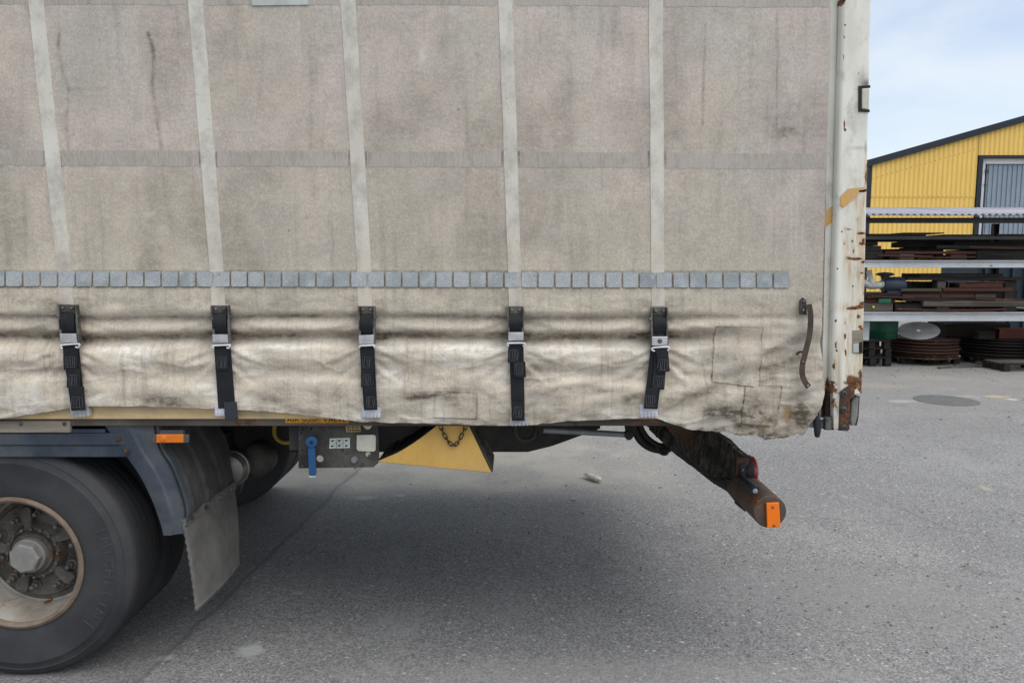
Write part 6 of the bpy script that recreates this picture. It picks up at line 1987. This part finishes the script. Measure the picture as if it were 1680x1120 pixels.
# red steel channel and plates over the dark stack
zr = z2s
pcx = [P(1637, 556, 8.75).x, P(1800, 556, 8.75).x]
zr0 = z2s - 0.024
hh = 0.155
o = mk('steel_channel', join(box(pcx[0], pcx[1], 8.72, 8.735, zr0, zr0 + hh), box(pcx[0], pcx[1], 8.7352, 8.86, zr0 + hh - .014, zr0 + hh), box(pcx[0], pcx[1], 8.7352, 8.86, zr0, zr0 + .014), box(pcx[0], pcx[1], 8.8602, 8.875, zr0, zr0 + hh)), M['redsteel'])
lift(o)
tag(o, 'red oxide hollow steel section on top of the dark discs', 'steel section')
item('steel_plate', 1552, 531, 1660, 540, 8.95, 9.5, M['rustdisc_dark'], 'dark curved plate over the dark discs behind the red section', 'steel plate', None, zbot=zr0, skew=.05)
item('timber_block', 1605, 549, 1633, 562, 8.6, 8.75, M['darkwood'], 'charred grey block wedged before the dark discs', 'timber', None, zbot=zr0 + 0.001, ztop=zr0 + 0.12)
pallet(P(1622, 600, 8.3).x, P(1760, 600, 8.3).x, 7.95, 8.45, 'grey pallet lying foremost at the right picture edge', 0.12)
for k, (a, b, c, d) in enumerate([(1480, 590, 1530, 596), (1500, 588, 1575, 593), (1545, 586, 1590, 598)]):
    p, q = G(a, b), G(c, d)
    p.y = q.y = 8.25 + 0.09 * k
    q.y += 0.12
    dd = Vector((q.x - p.x, q.y - p.y, 0))
    nn_ = Vector((-dd.y, dd.x, 0)).normalized() * 0.03
    o = mk('lath', prism([p - nn_, p + nn_, q + nn_, q - nn_], (0, 0, 0.022)), M['greywood'])
    for vv in o.data.vertices:
        vv.co.z += 0.001 + 0.0232 * k
    lift(o)
    tag(o, ['thin grey lath lying flat on the ground, farthest left before the rust-brown discs', 'thin grey lath in the middle of three before the rust-brown discs', 'thin grey lath pointing between the two stacks of discs'][k], 'lath', 'laths before the stacks of discs')

# blue container seen between the boards, far behind
bx = P(1600, 430, 14.5)
o = root('blue_container', (P(1635, 430, 14.5).x, 15.2, 0), 'dull blue skip container behind the rack, seen between the boards', 'container')
xb0, xb1 = P(1606, 430, 14.5).x, P(1740, 430, 14.5).x
zt_ = P(1635, 421, 14.5).z
mk('wall', box(xb0, xb1, 14.5, 16.0, 0, zt_), M['bluebox'], o, bevel=0.02)
for k in range(6):
    xx = xb0 + 0.12 + k * (xb1 - xb0 - 0.3) / 5
    mk('rib', box(xx, xx + 0.08, 14.44, 14.4985, 0.05, zt_ - 0.08), M['bluebox'], o)
mk('rim', box(xb0 - 0.03, xb1 + 0.03, 14.42, 16.05, zt_ + 0.002, zt_ + 0.06), M['white_frame'], o)

# ================================================================== YELLOW SHED
BY = 27.0
bl = P(1428, 268, BY)
xl_, eave = bl.x, bl.z
slope = 0.283
xr_ = xl_ + 19.0
ridge_x = (xl_ + xr_) / 2
def roof_z(x): return eave + slope * (np.minimum(x, 2 * ridge_x - x) - xl_)
shed = root('yellow_shed', (ridge_x, BY + 8, 0), 'yellow corrugated metal shed with dark trim and a blue-grey folding door', 'building')
dl, dr = P(1600, 400, BY).x, P(1600, 400, BY).x + 6.2
dtop = P(1600, 260, BY).z
zseam = P(1500, 322, BY).z


def corr(x0, x1, zlo, zhi_f, yoff):
    pit = 0.186
    n = int((x1 - x0) / pit)
    xs, ys = [], []
    for k in range(n + 1):
        b = x0 + k * pit
        for (t, d) in [(0.0, 0.0), (0.16, 0.0), (0.40, -0.030), (0.76, -0.030)]:
            if b + t * pit <= x1:
                xs.append(b + t * pit); ys.append(d)
    xs = np.array(xs); ys = np.array(ys)
    zh = zhi_f(xs)
    m = 3
    T = np.linspace(0, 1, m)[:, None]
    X = np.repeat(xs[None], m, 0); Y = np.repeat((BY + yoff + ys)[None], m, 0)
    Zz = zlo + (zh[None] - zlo) * T
    me = grid_mesh(X, Y, Zz, None, 'wall_sheeting')
    me.polygons.foreach_set('use_smooth', np.zeros(len(me.polygons), bool))
    me.materials.append(M['yellow_wall'])
    me.transform(Matrix.Translation(-WLOC[shed.name]))
    return me


flat = lambda z: (lambda x: np.full_like(x, z))
mk('wall_sheeting', corr(xl_, dl - 0.12, 0.0, flat(zseam + 0.02), 0.0), None, shed)
mk('wall_sheeting', corr(xl_, dl - 0.12, zseam - 0.05, lambda x: roof_z(x) - 0.02, -0.012), None, shed)
mk('wall_sheeting', corr(dl - 0.12 + 0.004, dr + 0.1, dtop + 0.12, lambda x: roof_z(x) - 0.02, -0.012), None, shed)
mk('wall_sheeting', corr(dr + 0.104, xr_, 0.0, flat(zseam + 0.02), 0.0), None, shed)
mk('wall_sheeting', corr(dr + 0.104, xr_, zseam - 0.05, lambda x: roof_z(x) - 0.02, -0.012), None, shed)
mk('side_wall', box(xl_, xl_ + 0.05, BY + 0.06, BY + 16, 0, eave), M['yellow_wall'], shed)
mk('side_wall', box(xr_ - 0.05, xr_, BY + 0.06, BY + 16, 0, eave), M['yellow_wall'], shed)
for sgn in (0, 1):
    xa_, xb_ = (xl_ - 0.25, ridge_x) if sgn == 0 else (xr_ + 0.25, ridge_x)
    za_ = eave - slope * 0.25
    zb2 = eave + slope * (ridge_x - xl_)
    mk('roof_slope', prism([(xa_, BY - 0.10, za_ + .05), (xb_, BY - 0.10, zb2 + .05), (xb_, BY - 0.10, zb2 + 0.15), (xa_, BY - 0.10, za_ + 0.15)], (0, 16.2, 0)), M['navy_trim'], shed)
    mk('roof_trim', prism([(xa_, BY - 0.16, za_ - .10), (xb_, BY - 0.16, zb2 - .10), (xb_, BY - 0.16, zb2 + 0.16), (xa_, BY - 0.16, za_ + 0.16)], (0, 0.055, 0)), M['navy_trim'], shed)
mk('corner_trim', box(xl_ - 0.09, xl_ + 0.05, BY - 0.075, BY + 0.06, 0, eave - 0.09), M['navy_trim'], shed)
mk('corner_trim', box(xr_ - 0.05, xr_ + 0.09, BY - 0.075, BY + 0.06, 0, eave - 0.09), M['navy_trim'], shed)
mk('door_trim', box(dl - 0.12, dl + 0.06, BY - 0.075, BY + 0.25, 0, dtop), M['navy_trim'], shed)
mk('door_trim', box(dr - 0.06, dr + 0.10, BY - 0.075, BY + 0.25, 0, dtop), M['navy_trim'], shed)
mk('door_trim', box(dl - 0.12, dr + 0.10, BY - 0.08, BY + 0.25, dtop + 0.001, dtop + 0.10), M['navy_trim'], shed)
mk('door_frame', box(dl + 0.065, dl + 0.24, BY + 0.06, BY + 0.20, 0, dtop - 0.002), M['white_frame'], shed)
mk('door_frame', box(dl + 0.24, dr - 0.065, BY + 0.05, BY + 0.20, dtop - 0.20, dtop - 0.003), M['white_frame'], shed)
door = mk('folding_door', box(dl + 0.34, dr - 0.07, BY + 0.14, BY + 0.20, 0.02, dtop - 0.21), M['door_grey'], shed)
for k in range(30):
    xx = dl + 0.42 + k * 0.19
    if xx > dr - 0.2:
        break
    mk('door_rib', box(xx, xx + 0.12, BY + 0.112, BY + 0.1385, 0.04, dtop - 0.24), M['door_grey'], door)
mk('door_stile', box(dl + 0.26, dl + 0.335, BY + 0.10, BY + 0.20, 0.02, dtop - 0.21), M['navy_trim'], door)
mk('hinge', box(dl + 0.235, dl + 0.36, BY + 0.02, BY + 0.09, dtop - 0.55, dtop - 0.42), M['rack_dark'], door)
mk('hinge', box(dl + 0.235, dl + 0.30, BY + 0.02, BY + 0.09, dtop - 1.05, dtop - 0.97), M['rack_dark'], door)
# rows of sheeting screws
for (zq, n) in [(zseam - 0.015, 0), (zseam + 1.05, 1)]:
    V, Fc = [], []
    k = 0
    xx = xl_ + 0.11
    while xx < dl - 0.2:
        zz = zq if n == 0 else roof_z(np.array([xx]))[0] - 0.62
        g = box(xx - 0.012, xx + 0.012, BY - 0.052, BY - 0.0435, zz - 0.012, zz + 0.012)
        m0 = len(V)
        V += g[0]; Fc += [tuple(i + m0 for i in q) for q in g[1]]
        xx += 0.186
    o = mk('sheeting_screws', (V, Fc), M['rack_dark'], shed)
    o['kind'] = 'stuff'

S.cycles.samples = 64
